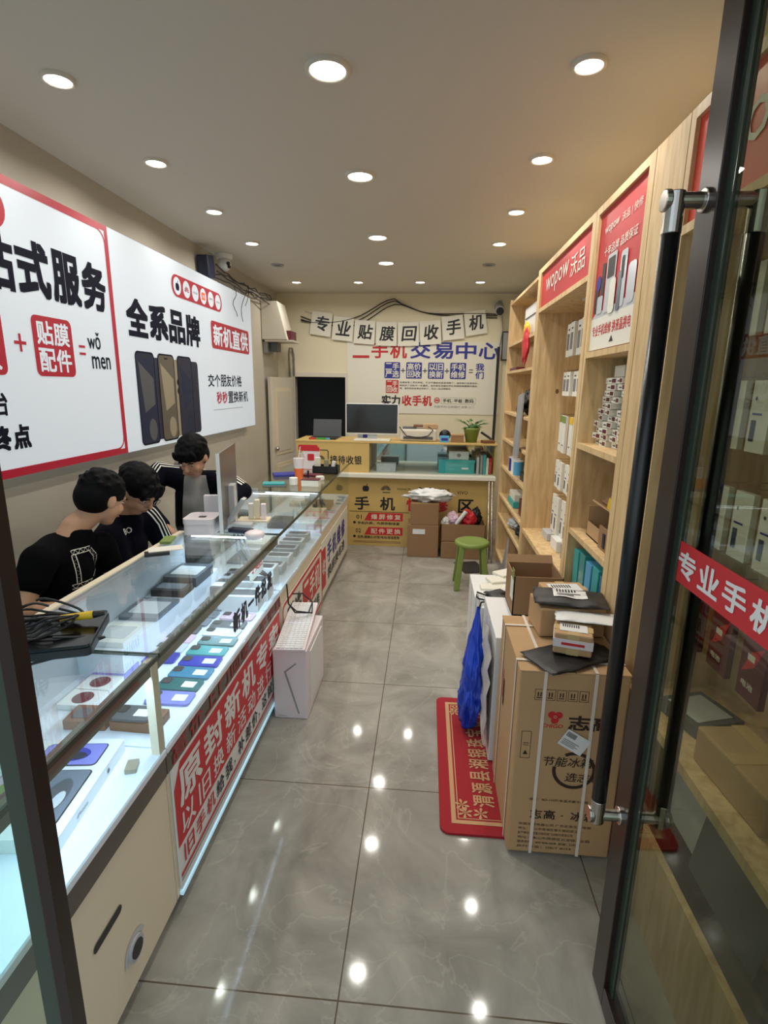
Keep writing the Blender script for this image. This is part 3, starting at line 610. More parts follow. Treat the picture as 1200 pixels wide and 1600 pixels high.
# banners on C and D
Bn = thing('counter_banner', 'white banner with rounded red border on the middle counter front', 'banner', (XF, 3.05, .08))
MB().box(XF - .011, XF - .004, 2.53, 3.595, .08, .50, 'paper').build('banner_sheet', Bn)
A = Art((XF - .004, 2.53, .08), Y_, Z_); A.frame(0, 0, 1.065, .42, .02, 'red', .05, 0)
for i, ch in enumerate('严选'): A.text(ch, .09 + i * .18, .17, .15, .19, 'black', 1, .03)
A.rect(.46, .16, .52, .215, 'red', .01, 1)
for i, ch in enumerate('二手机'): A.text(ch, .48 + i * .165, .18, .15, .17, 'paper', 2, .03)
A.text('专业维修', .08, .05, .3, .08, 'black', 1, .02).text('一站', .46, .04, .24, .09, 'red', 1, .02).text('服务', .74, .04, .22, .09, 'black', 1, .02); A.build('lettering', Bn)
Bn = thing('counter_banner', 'pale banner with blue lettering on the farthest counter front', 'banner', (XF - .015, 4.2, .08))
MB().box(XF - .026, XF - .019, 3.63, 4.95, .08, .50, 'paper').build('banner_sheet', Bn)
A = Art((XF - .019, 3.63, .08), Y_, Z_); A.rect(.03, .05, .16, .31, 'red', .01, 0).text('收', .05, .16, .12, .12, 'paper', 1, .02)
for i, ch in enumerate('手机维修'): A.text(ch, .25 + i * .23, .19, .19, .17, 'blue', 1, .03)
A.text('换屏换电池', .26, .06, .85, .10, 'black', 1, .02); A.build('lettering', Bn)
# ------------------------------------------------------------------ goods in the counters
def slab(x, y, z0, w_, l_, t_, m, r=.012, rz=0, mb=None):
    mb = mb or MB(); U = Vector((math.cos(rz), math.sin(rz), 0)); V = Vector((-math.sin(rz), math.cos(rz), 0))
    return mb.prism(Vector((x, y, z0)) - U * w_ / 2 - V * l_ / 2, U, V, rr(0, 0, w_, l_, r, 4), t_, m)
def phone(x, y, z0, m, label, rz=0, lab=True, grp='phones laid in a row on the lit deck', wdt=.152):
    P = thing('mobile_phone', label, 'phone', (x, y, z0), grp)
    slab(x, y, z0 + .0005, wdt, .073, .0085, m, .011, rz).build('phone_body', P, bevel=.0015)
    U = Vector((math.cos(rz), math.sin(rz), 0)); V = Vector((-math.sin(rz), math.cos(rz), 0))
    c = Vector((x, y, 0)) - U * wdt * .36 + V * .014
    slab(c.x, c.y, z0 + .009, .034, .034, .002, 'dark', .008, rz).build('camera_bump', P)
    if lab:
        c = Vector((x, y, 0)) + U * wdt * .22
        slab(c.x, c.y, z0 + .009, .045, .036, .0006, 'paper', .002, rz).build('price_sticker', P)
    return P
rowc = [('phone_lav', 'lavender', 1.515), ('phone_green', 'dark teal', 1.597), ('phone_cyan', 'petrol blue', 1.677), ('phone_blue', 'deep blue', 1.757), ('phone_teal', 'light teal', 1.84), ('phone_green', 'sea green', 1.922), ('phone_silver', 'silver', 2.0), ('darkgrey', 'charcoal', 2.075), ('phone_pink', 'pale pink', 2.165)]
nb = ['nearest of the front row', 'second in the front row', 'third in the front row', 'fourth in the front row', 'fifth in the front row', 'sixth in the front row', 'behind the sea green one', 'before the pink one', 'just before the white boxes']
for (m, cn, y), nn in zip(rowc, nb): phone(-.83 + random.uniform(-.008, .008), y, ZD, m, cn + ' mobile phone with price sticker, ' + nn + ' on the lit deck', random.uniform(-.04, .04))
row2 = [('phone_blue', 'royal blue', 1.77), ('phone_silver', 'white', 1.85), ('phone_pink', 'sunset coloured', 1.93), ('darkgrey', 'black', 2.01), ('phone_grey', 'slate grey', 2.09), ('phone_grey', 'smoke grey', 2.17), ('phone_grey', 'pewter grey', 2.25), ('darkgrey', 'graphite', 2.33)]
for m, cn, y in row2: phone(-1.0 + random.uniform(-.01, .01), y, ZD, m, cn + ' mobile phone in the second row back on the lit deck', random.uniform(-.04, .04), False, wdt=.14)
for i, y in enumerate((2.02, 2.10, 2.18, 2.26)): phone(-.925 - .17, y + .02, ZD, ('phone_grey', 'phone_silver')[i % 2], ('grey', 'silver', 'dull grey', 'pale silver')[i] + ' mobile phone in the third row back on the lit deck', 0, False, wdt=.10)
def pbox(x, y, z0, w_, l_, h, m, label, img=None, rz=0, grp=None, name='phone_box', cat='box'):
    P = thing(name, label, cat, (x, y, z0), grp)
    slab(x, y, z0 + .0004, w_, l_, h, m, .003, rz).build('box_body', P, bevel=.001)
    if img: slab(x, y, z0 + h + .0005, w_ * .8, l_ * .6, .0012, img, .008, rz).build('cover_picture', P)
    return P
pbox(-.85, 2.28, ZD, .19, .11, .075, 'white', 'white phone box with dark phone picture, nearer of the two stacked by the pink phone', 'darkgrey', .05)
pbox(-.84, 2.41, ZD, .19, .11, .095, 'white', 'tall white phone box with dark phone picture at the far end of the deck', 'darkgrey', .05)
pbox(-1.05, 2.43, ZD, .17, .09, .05, 'black', 'black gadget box with white top standing in the far corner of the lit deck', 'white')
# raised back step
MB().box(XK + .02, XK + .19, 1.62, 2.495, ZD, ZD + .11, 'deck').build('back_step', CB)
z2 = ZD + .11
pbox(-1.12, 2.33, z2, .16, .2, .045, 'darkgrey', 'dark open box with white top on the raised back step', 'white')
pbox(-1.12, 2.16, z2, .15, .11, .03, 'black', 'black flat box lying on the back step', 'phone_grey')
pbox(-1.12, 1.96, z2, .16, .2, .014, 'phone_grey', 'thin grey tablet lying on the back step', 'phone_silver', name='tablet', cat='tablet')
pbox(-1.12, 1.72, z2, .14, .16, .02, 'white', 'white flat box on the back step nearest the cables', 'phone_silver')
# counter A goods
pbox(-1.01, 1.375, ZD, .13, .085, .03, 'brown', 'brown gadget box with dark picture, left of the pair by the post', 'darkgrey', .05)
pbox(-.855, 1.38, ZD, .15, .085, .03, 'brown', 'brown gadget box with dark picture standing beside the cream post', 'darkgrey', -.03)
phone(-.87, 1.378, ZD + .032, 'darkgrey', 'dark mobile phone lying on the brown gadget box by the post', 0, True, None, .12)
pbox(-1.10, 1.66, ZD, .12, .10, .02, 'phone_lav', 'bluish tablet box behind the two white boxes with round pictures', 'phone_grey')
for x, y, n_ in ((-1.10, 1.565, 'farther'), (-1.10, 1.47, 'nearer')):
    P = pbox(x, y, ZD, .12, .09, .018, 'white', 'white flat box with a round purple picture, %s of two' % n_)
    MB().cone((x, y, ZD + .0190), (x, y, ZD + .0198), .033, .033, 'maroon', 24).build('cover_picture', P)
P = thing('display_box', 'large flat white phone display box with three colourful phone pictures', 'box', (-.86, 1.05, ZD))
ang = math.radians(7); U = Vector((math.cos(ang), math.sin(ang), 0)); V = Vector((-math.sin(ang), math.cos(ang), 0))
O = Vector((-1.06, .885, ZD + .001)); MB().prism(O, U, V, rr(0, 0, .27, .345, .004), .036, 'white').build('box_body', P)
A = Art(O + Z_ * .036, U, V)
def phpic(x, y, w_, h, c1, c2, c3):
    A.rect(x, y, w_, h, 'black', .013, 0).rect(x + .003, y + .003, w_ - .006, h - .006, c1, .011, 1)
    A.disc(x + w_ * .5, y + h * .5, w_ * .30, c2, 1.5, h * .32).disc(x + w_ * .62, y + h * .42, w_ * .14, c3, 2, h * .16)
phpic(.075, .235, .165, .09, 'phone_lav', 'phone_blue', 'navy')
phpic(.02, .055, .085, .165, 'phone_pink', 'green', 'maroon')
phpic(.15, .035, .095, .185, 'phone_grey', 'darkgrey', 'lightgrey')
A.build('cover_picture', P)
A = Art(O + U * .27, V, Z_); A.text('iPhone', .08, .012, .05, .010, 'darkgrey', 0, 0); A.apple(.24, .01, .016, 'darkgrey', 0); A.build('lettering', P)
tag(slab(-.775, 1.19, ZD + .0005, .03, .045, .012, 'gold', .003, .3).build('lighter'), 'small brown and cream packet on the near deck corner by the post', 'packet')
tag(MB().box(-1.25, -.95, .56, .70, ZD + .001, ZD + .06, 'skyblue').build('carton', bevel=.003), 'blue carton at the entrance end of the near counter', 'box')
tag(MB().box(-.92, -.78, .56, .66, ZD + .001, ZD + .03, 'white').build('carton', bevel=.003), 'small white carton at the entrance end of the near counter', 'box')
# laptop pile and cables on the near counter
T = thing('laptop', 'closed black laptop lying on the near glass counter under loose cables', 'laptop', (-1.08, 1.28, ZG))
slab(-1.08, 1.29, ZG + .011, .33, .24, .022, 'black', .015, .35).build('base', T, bevel=.003)
slab(-1.08, 1.29, ZG + .034, .325, .235, .009, 'black_gloss', .015, .35).build('lid', T, bevel=.002)
T = thing('power_adapter', 'black power brick with label lying on the closed laptop', 'adapter', (-1.15, 1.24, ZG + .045))
MB().cbox((-1.17, 1.245, ZG + .060), (.13, .06, .03), 'dark', rz=.5).build('brick_body', T, bevel=.005)
MB().cbox((-1.17, 1.245, ZG + .0756), (.06, .04, .0008), 'lightgrey', rz=.5).build('label_sticker', T)
mb = MB()
for k in range(5):
    ph = random.uniform(0, 6); pts = []
    for j in range(26):
        t_ = j / 25 * 6.0 + ph; pts.append((-1.10 + .10 * math.cos(t_) + .02 * math.sin(3 * t_), 1.30 + .07 * math.sin(t_) + .01 * k, ZG + .056 + .012 * k * .5 + .012 * math.sin(2 * t_ + k)))
    mb.tube(pts, .0038, 'black')
mb.tube([(-1.0, 1.25, ZG + .05), (-.93, 1.28, ZG + .04), (-.91, 1.34, ZG + .012), (-.98, 1.22, ZG + .006), (-1.08, 1.12, ZG + .006), (-1.2, 1.08, ZG + .006)], .004, 'black')
tag(mb.build('coiled_cable'), 'tangle of black charging cables on top of the closed laptop', 'cables')
T = thing('screwdriver', 'yellow handled screwdriver with dark grip resting on the laptop', 'screwdriver', (-1.0, 1.33, ZG + .05))
MB().cone((-1.04, 1.34, ZG + .062), (-.955, 1.365, ZG + .068), .010, .012, 'yellow').build('handle', T, smooth=False)
MB().cone((-.955, 1.365, ZG + .068), (-.925, 1.374, ZG + .070), .011, .006, 'black').build('grip', T)
MB().cone((-1.04, 1.34, ZG + .062), (-1.09, 1.325, ZG + .060), .003, .003, 'steel').build('shaft', T)
# on counter B / C tops
T = thing('card_box', 'little black and white striped box on the lit counter top', 'box', (-1.14, 2.09, ZG))
MB().cbox((-1.14, 2.09, ZG + .017), (.10, .05, .012), 'black', rz=.5).build('box_body', T)
MB().cbox((-1.12, 2.13, ZG + .026), (.14, .07, .004), 'paper', rz=.5).build('lid', T)
T = thing('camera_box', 'white rounded box with a dark window in its lid on the lit counter', 'box', (-1.09, 2.47, ZG))
slab(-1.10, 2.48, ZG + .011, .15, .16, .052, 'pinkwhite', .03, .1).build('box_body', T, bevel=.004)
slab(-1.10, 2.48, ZG + .064, .154, .164, .026, 'pinkwhite', .03, .1).build('lid', T, bevel=.006)
slab(-1.09, 2.46, ZG + .0905, .035, .03, .0015, 'dark', .005, .1).build('window', T)
tag(slab(-1.19, 2.29, ZG + .011, .05, .10, .012, 'green', .004, .2).build('soap_box'), 'little green packet lying left of the white rounded box', 'packet')
tag(MB().cbox((-1.10, 2.66, ZG + .085), (.12, .03, .15), 'pinkwhite', rz=.15).build('phone_box', bevel=.003), 'upright white box behind the white rounded box', 'box')
T = thing('monitor', 'thin silver backed monitor seen edge-on on the lit counter', 'monitor', (-.98, 2.6, ZG))
MROT = 101.5
def mbx(mb, x0, x1, y0, y1, z0, z1, m): return mb.box(x0, x1, y0, y1, z0, z1, m, Matrix.Translation((-.985, 2.42, ZG + .02)) @ Matrix.Rotation(math.radians(MROT), 4, 'Z') @ Matrix.Rotation(math.radians(0), 4, 'X'))
mbx(MB(), 0, .50, -.012, .0, .0, .39, 'monitor_back').build('monitor_housing', T, bevel=.003)
mbx(MB(), .01, .49, .0, .003, .01, .38, 'screen').build('screen', T)
mbx(MB(), -.004, 0, -.013, .004, -.004, .39, 'white').build('edge_trim', T)
mbx(MB(), .2, .28, -.04, -.012, -.018, .2, 'lightgrey').build('stand', T)
mbx(MB(), .14, .34, -.12, .05, -.018, -.012, 'lightgrey').build('base', T)
T = thing('phone_stand', 'white wedge-shaped phone holder with small cards beside the monitor', 'stand', (-.97, 2.62, ZG))
mb = MB(); mb.prism((-1.01, 2.6, ZG + .012), X_, Z_, [(0, 0), (.13, 0), (.13, .02), (.02, .02), (.10, .15), (.085, .155), (0, .03)], .05, 'lightgrey'); mb.build('holder', T)
for i in range(3): tag(MB().cbox((-.945 + i * .035, 2.76, ZG + .055 + (i % 2) * .012), (.026, .03, .085 + (i % 2) * .02), ('paper', 'cream', 'pinkwhite')[i], rz=.2).build('earphone_box', bevel=.002), ('cream paper box standing left of three behind the white puck', 'tallest yellowish box of three behind the white puck', 'pinkish box standing right of three behind the white puck')[i], 'box', 'small boxes behind the puck')
tag(slab(-.93, 2.76, ZG + .0005, .17, .10, .011, 'cream', .004, .1).build('tray'), 'cream tray under the little upright boxes', 'tray')
tag(MB().cbox((-.91, 2.49, ZG + .018), (.12, .05, .022), 'navy', rz=-.15).build('barcode_scanner', bevel=.006), 'dark blue bar beside the white puck on the lit counter', 'device')
T = tag(MB().lathe((-.82, 2.43, ZG + .001), [(0, 0), (.04, 0), (.048, .012), (.046, .026), (.03, .034), (0, .036)], 'pinkwhite').build('speaker_puck', smooth=True), 'round pinkish white puck at the front edge of the lit counter', 'speaker')
mb = MB()
for k in range(3): mb.tube([(-.97 + .02 * k, 2.55, ZG - .015), (-.93 + .03 * k, 2.48, ZG - .09), (-.87 + .02 * k, 2.42, ZG - .14), (-.80, 2.44 + .02 * k, ZG - .19), (-.755, 2.47, ZG - .22)], .004, 'dark')
tag(mb.build('cable'), 'thin dark cables hanging inside the far end of the lit counter', 'cables')
T = thing('price_card', 'white price card with red lettering behind the front glass', 'card', (-.80, 2.36, ZD + .12))
MB().box(-.80, -.797, 2.27, 2.47, ZD + .125, ZD + .24, 'paper').build('card_sheet', T)
A = Art((-.797, 2.27, ZD + .125), Y_, Z_); A.text('专卖店', .01, .03, .18, .06, 'red', 0, .03); A.build('lettering', T)
MB().cone((-.80, 2.37, ZD), (-.80, 2.37, ZD + .126), .003, .003, 'clear', 6).build('rod', T)
# counter C goods
zc = ZD
for i in range(6):
    pbox(-.85, 2.62 + i * .16, zc, .15, .10, .05 if i else .09, 'white' if i % 2 == 0 else 'lightgrey', ('tall white phone box nearest in the middle counter', 'pale grey phone box second in the middle counter', 'white phone box third along the middle counter', 'pale grey phone box fourth along the middle counter', 'white phone box fifth along the middle counter', 'pale grey phone box last along the middle counter')[i], 'darkgrey')
tag(slab(-1.05, 3.0, zc + .0005, .2, .25, .012, 'grey', .01).build('tablet'), 'grey tablet lying in the middle counter behind the phone boxes', 'tablet')
tag(slab(-1.08, 3.33, zc + .0005, .2, .22, .02, 'paper', .01).build('tablet_box'), 'cream flat box lying in the back of the middle counter', 'box')
for i in range(5): phone(-1.02, 2.58 + i * .082, zc, ('phone_grey', 'phone_silver')[i % 2], ('slate phone nearest in the back row of the middle counter', 'silver phone second in the back row of the middle counter', 'slate phone third in the back row of the middle counter', 'silver phone fourth in the back row of the middle counter', 'slate phone farthest in the back row of the middle counter')[i], 0, False, 'phones in the middle counter', .13)if i < 3 else None
for i in range(6):
    pbox(-.87 - (i % 2) * .2, 3.78 + (i // 2) * .32, zc, .15, .2, .05, ('white', 'darkgrey', 'cream')[i % 3], ('white flat box at the front of the farthest counter', 'dark flat box at the back of the farthest counter', 'cream flat box halfway along the front of the farthest counter', 'white flat box halfway along the back of the farthest counter', 'dark flat box at the far front of the farthest counter', 'cream flat box at the far back of the farthest counter')[i])
# on counter D
T = thing('drink_cup', 'clear plastic cup of orange drink with dome lid and straw', 'cup', (-.99, 4.20, ZG))
MB().cone((-1.00, 4.10, ZG + .001), (-1.00, 4.10, ZG + .09), .030, .037, 'orange', 24).build('drink', T)
MB().cone((-1.00, 4.10, ZG + .0905), (-1.00, 4.10, ZG + .17), .037, .044, 'pinkwhite', 24).build('cup_wall', T)
MB().lathe((-1.00, 4.10, ZG + .17), [(.046, 0), (.046, .01), (.04, .03), (.022, .05), (.012, .052)], 'clear').build('dome_lid', T, smooth=True)
MB().tube([(-1.0, 4.1, ZG + .17), (-.985, 4.1, ZG + .26)], .004, 'white').build('straw', T)
A = tag(MB().cone((-.985, 3.86, ZG + .001), (-.985, 3.86, ZG + .055), .032, .032, 'paper', 20).build('tissue_roll', bevel=.003), 'small white roll standing before the orange drink', 'roll')
tag(MB().cbox((-.845, 3.83, ZG + .025), (.13, .08, .046), 'paper').cbox((-.845, 3.83, ZG + .051), (.134, .084, .006), 'maroon').build('card_box', bevel=.002), 'white box with dark red lid in front on the farthest counter', 'box')
tag(MB().cone((-.90, 3.86, ZG + .001), (-.90, 3.86, ZG + .035), .012, .012, 'black').build('bottle_cap'), 'little black cylinder between white roll and white box', 'cap')
tag(MB().cbox((-1.13, 3.84, ZG + .009), (.16, .10, .014), 'teal', rz=.2).build('notebook', bevel=.002), 'teal notebook on the near corner of the farthest counter', 'notebook')
tag(MB().cbox((-1.11, 3.80, ZG + .0045), (.17, .12, .002), 'darkgrey', rz=.15).build('mouse_pad'), 'thin dark pad under the teal notebook', 'pad')
tag(MB().cbox((-1.15, 4.25, ZG + .011), (.20, .14, .02), 'blue', rz=.4).build('tissue_packet', bevel=.004), 'blue packet behind the teal notebook', 'packet')
tag(MB().cbox((-.92, 4.25, ZG + .011), (.16, .09, .02), 'maroon', rz=-.1).build('wallet', bevel=.004), 'dark red packet lying beside the orange drink', 'packet')
T = thing('storage_tray', 'black open tray with small things at the end of the farthest counter', 'tray', (-.81, 4.40, ZG))
mb = MB(); x0, x1, y0, y1 = -.96, -.745, 4.42, 4.56
mb.box(x0, x1, y0, y1, ZG + .001, ZG + .006, 'black').box(x0, x1, y0, y0 + .006, ZG, ZG + .06, 'black').box(x0, x1, y1 - .006, y1, ZG, ZG + .06, 'black').box(x0, x0 + .006, y0, y1, ZG, ZG + .06, 'black').box(x1 - .006, x1, y0, y1, ZG, ZG + .06, 'black'); mb.build('tray_body', T)
tag(MB().cbox((-.925, 4.47, ZG + .07), (.05, .03, .12), 'paper').build('perfume_box', bevel=.002), 'cream upright box at the left of the black tray', 'box')
tag(MB().cbox((-.85, 4.48, ZG + .06), (.04, .03, .10), 'gold').build('perfume_box', bevel=.002), 'gold box in the middle of the black tray', 'box')
tag(MB().cbox((-.79, 4.48, ZG + .055), (.03, .03, .09), 'white', ry=.2).build('perfume_box', bevel=.002), 'white box leaning at the right of the black tray', 'box')
tag(MB().cone((-.97, 4.20, ZG), (-.97, 4.20, ZG + .001), .01, .01, 'black').cone((-.93, 4.12, ZG + .001), (-.93, 4.12, ZG + .07), .008, .008, 'black').build('lipstick'), 'slim black tube standing right of the orange drink', 'tube')
tag(MB().cbox((-.83, 4.10, ZG + .016), (.06, .045, .03), 'paper', rz=.5).build('eraser_box', bevel=.004), 'crumpled white packet in front of the black tray', 'packet')
S_ = thing('leaflet_stand', 'clear stand with red topped leaflet behind the orange drink', 'leaflet stand', (-1.05, 4.7, ZG))
MB().cbox((-1.01, 4.62, ZG + .10), (.15, .006, .19), 'pinkwhite').build('leaflet', S_); Art((-1.085, 4.616, ZG), X_, Z_).rect(0, .165, .15, .035, 'red', .006).rect(.04, .08, .06, .06, 'red', .01).build('lettering', S_)
# ------------------------------------------------------------------ white computer tower with keyboard
T = thing('computer_tower', 'white computer tower standing on the floor against the red banner', 'computer', (-.635, 2.5, 0))
def tb(mb, *a): return mb.box(*a)
MB().box(-.715, -.545, 2.30, 2.72, .0, .375, 'pinkwhite').build('case', T, bevel=.006)
MB().box(-.546, -.540, 2.37, 2.66, .05, .34, 'white').build('side_window', T, bevel=.004)
A = Art((-.715, 2.30, 0), X_, Z_); A.poly([(.055, .26), (.115, .31), (.118, .303), (.066, .258), (.13, .03), (.122, .03)], 'grey', 0); A.text('COLORFUL', .016, .012, .05, .007, 'grey', 0, 0); A.build('front_line', T)
Kb = thing('keyboard', 'white keyboard lying tilted on the white computer tower', 'keyboard', (-.63, 2.5, .38))
Mk = Matrix.Translation((-.64, 2.52, .405)) @ Matrix.Rotation(math.radians(4), 4, 'Z') @ Matrix.Rotation(math.radians(5), 4, 'X')
MB().box(-.075, .075, -.24, .24, -.008, .006, 'pinkwhite', Mk).build('keyboard_body', Kb, bevel=.003)
mb = MB()
for i in range(24):
    for j in range(6): mb.box(-.066 + j * .022, -.048 + j * .022, -.232 + i * .0192, -.216 + i * .0192, .006, .011, 'white', Mk)
k_ = mb.build('keycaps', Kb)
mb = MB()
for k in range(2): mb.tube([(-.715, 2.60, .60), (-.70, 2.57, .50), (-.66, 2.55 + .02 * k, .46), (-.60 + .02 * k, 2.60, .44), (-.60, 2.70, .46), (-.66, 2.72, .50), (-.70, 2.66, .52)], .004, 'black')
tag(mb.build('cable'), 'black cables looping over the white keyboard from the counter', 'cables')
# ------------------------------------------------------------------ red door mat
T = thing('door_mat', 'red rectangular door mat with gold border and lettering on the floor', 'mat', (.3, 2.1, 0))
mp_ = rr(.10, 1.66, .52, .89, .035, 4)
MB().prism((0, 0, .0005), X_, Y_, [(a, b) for a, b in mp_], .010, 'mat_red').build('mat_base', T)
A = Art((.62, 1.66, .0105), Y_, -X_)
A.frame(.045, .045, .80, .43, .018, 'mat_gold', 0, 0); A.frame(.07, .07, .75, .38, .004, 'mat_gold', 0, 0)
for i, ch in enumerate('渭源县湘银珠宝金行'): A.text(ch, .135 + i * .072, .30, .06, .085, 'mat_gold', 1, .02)
for cx_, cy_, sx in ((.10, .42, 1), (.10, .36, 1), (.14, .43, 1), (.79, .42, -1), (.76, .43, -1), (.79, .38, -1)):
    for k in range(6): 
        a = k * 1.05 + cx_ * 9; A.poly([(cx_, cy_), (cx_ + .022 * math.cos(a) - .006 * math.sin(a), cy_ + .022 * math.sin(a) + .006 * math.cos(a)), (cx_ + .032 * math.cos(a), cy_ + .032 * math.sin(a)), (cx_ + .022 * math.cos(a) + .006 * math.sin(a), cy_ + .022 * math.sin(a) - .006 * math.cos(a))], 'mat_gold', 1 + .05 * k)
A.build('woven_lettering', T)
# ------------------------------------------------------------------ fridge carton
T = thing('appliance_carton', 'big brown refrigerator carton with black printing and white straps', 'carton', (.52, 1.82, .0115))
fx0, fx1, fy0, fy1, fz = .335, .69, 1.60, 2.03, .727
mb = MB(); mb.box(fx0, fx1, fy0, fy1, .0115, fz - .002, 'card'); mb.build('carton_body', T, bevel=.006)
mb = MB().box(fx0 - .001, (fx0 + fx1) / 2 - .002, fy0 - .001, fy1, fz - .002, fz + .003, 'card').box((fx0 + fx1) / 2 + .002, fx1, fy0 - .001, fy1, fz - .002, fz + .003, 'card'); mb.build('top_flaps', T)
for i, x in enumerate((.412, .575)):
    MB().box(x, x + .011, fy0 - .004, fy0 - .0025, .012, fz + .006, 'strap').box(x, x + .011, fy0 - .004, fy1 + .003, fz + .0045, fz + .006, 'strap').build('strap', T)
MB().box(fx0 - .004, fx0 - .0025, 1.66, 1.672, .012, fz + .006, 'strap').box(fx0 - .004, fx1, 1.66, 1.672, fz + .006, fz + .0075, 'strap').box(fx0 - .004, fx0 - .0025, 1.93, 1.942, .012, fz + .006, 'strap').box(fx0 - .004, fx1, 1.93, 1.942, fz + .006, fz + .0075, 'strap').build('strap', T)
A = Art((fx0, fy0, 0), X_, Z_)
for i in range(5):
    A.frame(.052 + i * .036, .625, .031, .04, .0015, 'card_ink', 0, 0)
    A.rect(.061 + i * .036, .638, .004, .016, 'card_ink', 0, 0).rect(.07 + i * .036, .638, .004, .016, 'card_ink', 0, 0).rect(.058 + i * .036, .632, .018, .003, 'card_ink', 0, 0)
cx_ = .125
for k in range(3):
    a = k * 2.09 + .5; A.disc(cx_ + .013 * math.cos(a), .565 + .013 * math.sin(a), .013, 'red', 0 + k * .1)
A.ring(cx_, .565, .006, .003, 'card', 1)
A.text('CHIGO', .082, .523, .07, .014, 'red', 0, .02, .2)
A.text('志高', .17, .518, .145, .056, 'card_ink', 0, .035)
A.frame(.020, .40, .033, .105, .0015, 'card_ink', 0, 0).poly([(.028, .415), (.045, .415), (.0365, .432)], 'card_ink', 0).rect(.028, .45, .018, .002, 'card_ink', 0, 0).rect(.028, .458, .018, .002, 'card_ink', 0, 0)
A.ring(.205, .362, .073, .012, 'card_ink', 0, 170, 480)
A.text('节能冰箱', .095, .375, .165, .038, 'card_ink', 1, .01, .2); A.text('选志高', .175, .318, .12, .035, 'card_ink', 1, .01, .2)
A.text('编号：BD-100升单温冷藏冷冻箱', .065, .232, .20, .011, 'card_ink', 0, .0)
A.chars('志高·冰箱', .072, .158, .225, .038, 'card_ink', 0, .025, .15)
for i, t_ in enumerate(('志高生活电器公司 广东志高生活电器', '地址：佛山市南海区里水镇和顺工业', '生产单位：志高冷链科技飞达制冷有限公司', '地址：佛山市顺德区北滘镇工业园', '服务热线：400-808-0808  邮编：528000', '执行标准：GB/T 8059')):
    A.text(t_, .035, .128 - i * .019, .25 - (i % 3) * .03, .011, 'card_ink', 0, .0)
A.build('printed_lettering', T)
Lb = Art((fx0 + .195, fy0 - .005, .475), Vector((.87, 0, -.5)), Vector((.5, 0, .87)))
Lb.mb.prism(Lb.O - Lb.U * .045 - Lb.V * .033, Lb.U, Lb.V, rr(0, 0, .09, .065, .001), .001, 'white')
for i in range(9): Lb.rect(-.04 + i * .004, .008, .0022, .018, 'black', 0, 1)
for i in range(4): Lb.rect(-.04, -.005 - i * .006, .06 - .01 * (i % 2), .002, 'darkgrey', 0, 1)
Lb.mb.build('shipping_label', T)
A = Art((fx0, fy1, 0), -Y_, Z_); A.rect(.12, .44, .012, .12, 'red', 0, 0).rect(.14, .42, .022, .11, 'card_ink', 0, 0); A.build('side_lettering', T)
# plastic mail bag on the carton and parcels
def soft_bag(name, label, cat, cx, cy, z0, w_, l_, h, m, rz=0, seed=1, amp=.01, lab=None):
    mb = MB(); nx, ny = 12, 10; M = Matrix.Translation((cx, cy, z0)) @ Matrix.Rotation(rz, 4, 'Z'); vs = []
    for sgn in (1, -1):
        for i in range(nx + 1):
            for j in range(ny + 1):
                u, v = i / nx * 2 - 1, j / ny * 2 - 1
                e = max(0, (1 - abs(u) ** 4) * (1 - abs(v) ** 4)); nz = noise.noise(Vector((u * 2.5 + seed, v * 2.5, sgn)))
                zz = h * .5 + sgn * h * .5 * e + (amp * nz if sgn > 0 else 0)
                if sgn < 0: zz = max(.0, h * .5 - h * .5 * e)
                else: zz = max(zz, h * .5 + .001)
                vs.append((u * w_ / 2 * (1 + .05 * nz), v * l_ / 2 * (1 + .05 * nz), zz))
    fs = []; o = (nx + 1) * (ny + 1)
    for i in range(nx):
        for j in range(ny):
            a = i * (ny + 1) + j; fs.append((a, a + ny + 1, a + ny + 2, a + 1)); fs.append((o + a, o + a + 1, o + a + ny + 2, o + a + ny + 1))
    ed = [i * (ny + 1) for i in range(nx + 1)] + [nx * (ny + 1) + j for j in range(1, ny + 1)] + [i * (ny + 1) + ny for i in range(nx - 1, -1, -1)] + [j for j in range(ny - 1, 0, -1)]
    for k in range(len(ed)):
        a, b = ed[k], ed[(k + 1) % len(ed)]; fs.append((b, a, a + o, b + o))
    mb.add(vs, fs, m, M)
    P = thing(name, label, cat, (cx, cy, z0)); mb.build('bag_skin', P, smooth=True)
    if lab:
        q = MB(); lw, ll = lab; n = 6; vv = []; ff = []
        for i in range(n + 1):
            for j in range(n + 1):
                x = (i / n - .5) * lw; y = (j / n - .5) * ll; u, v = x / (w_ / 2), y / (l_ / 2)
                nz = noise.noise(Vector((u * 2.5 + seed, v * 2.5, 1))); e = (1 - abs(u) ** 4) * (1 - abs(v) ** 4)
                vv.append((x, y, h * .5 + h * .5 * e + amp * nz + .003))
        for i in range(n):
            for j in range(n): a = i * (n + 1) + j; ff.append((a, a + n + 1, a + n + 2, a + 1))
        q.add(vv, ff, 'white', M); lbl = q.build('shipping_label', P)
        q = MB()
        for i in range(7): q.box(-lw * .4 + i * lw * .09, -lw * .4 + i * lw * .09 + lw * .045, ll * .05, ll * .35, h + .004 + amp * .3, h + .0045 + amp * .3, 'black', M)
        q.box(-lw * .4, lw * .3, -ll * .2, -ll * .14, h + .004 + amp * .3, h + .0045 + amp * .3, 'darkgrey', M); q.box(-lw * .4, lw * .1, -ll * .35, -ll * .29, h + .004 + amp * .3, h + .0045 + amp * .3, 'darkgrey', M)
        q.build('barcode', lbl)
    return P
soft_bag('mailing_bag', 'flat black plastic mailing bag under the small taped parcel', 'mailing bag', .52, 1.70, fz + .008, .30, .17, .012, 'black', .5, 3, .006)
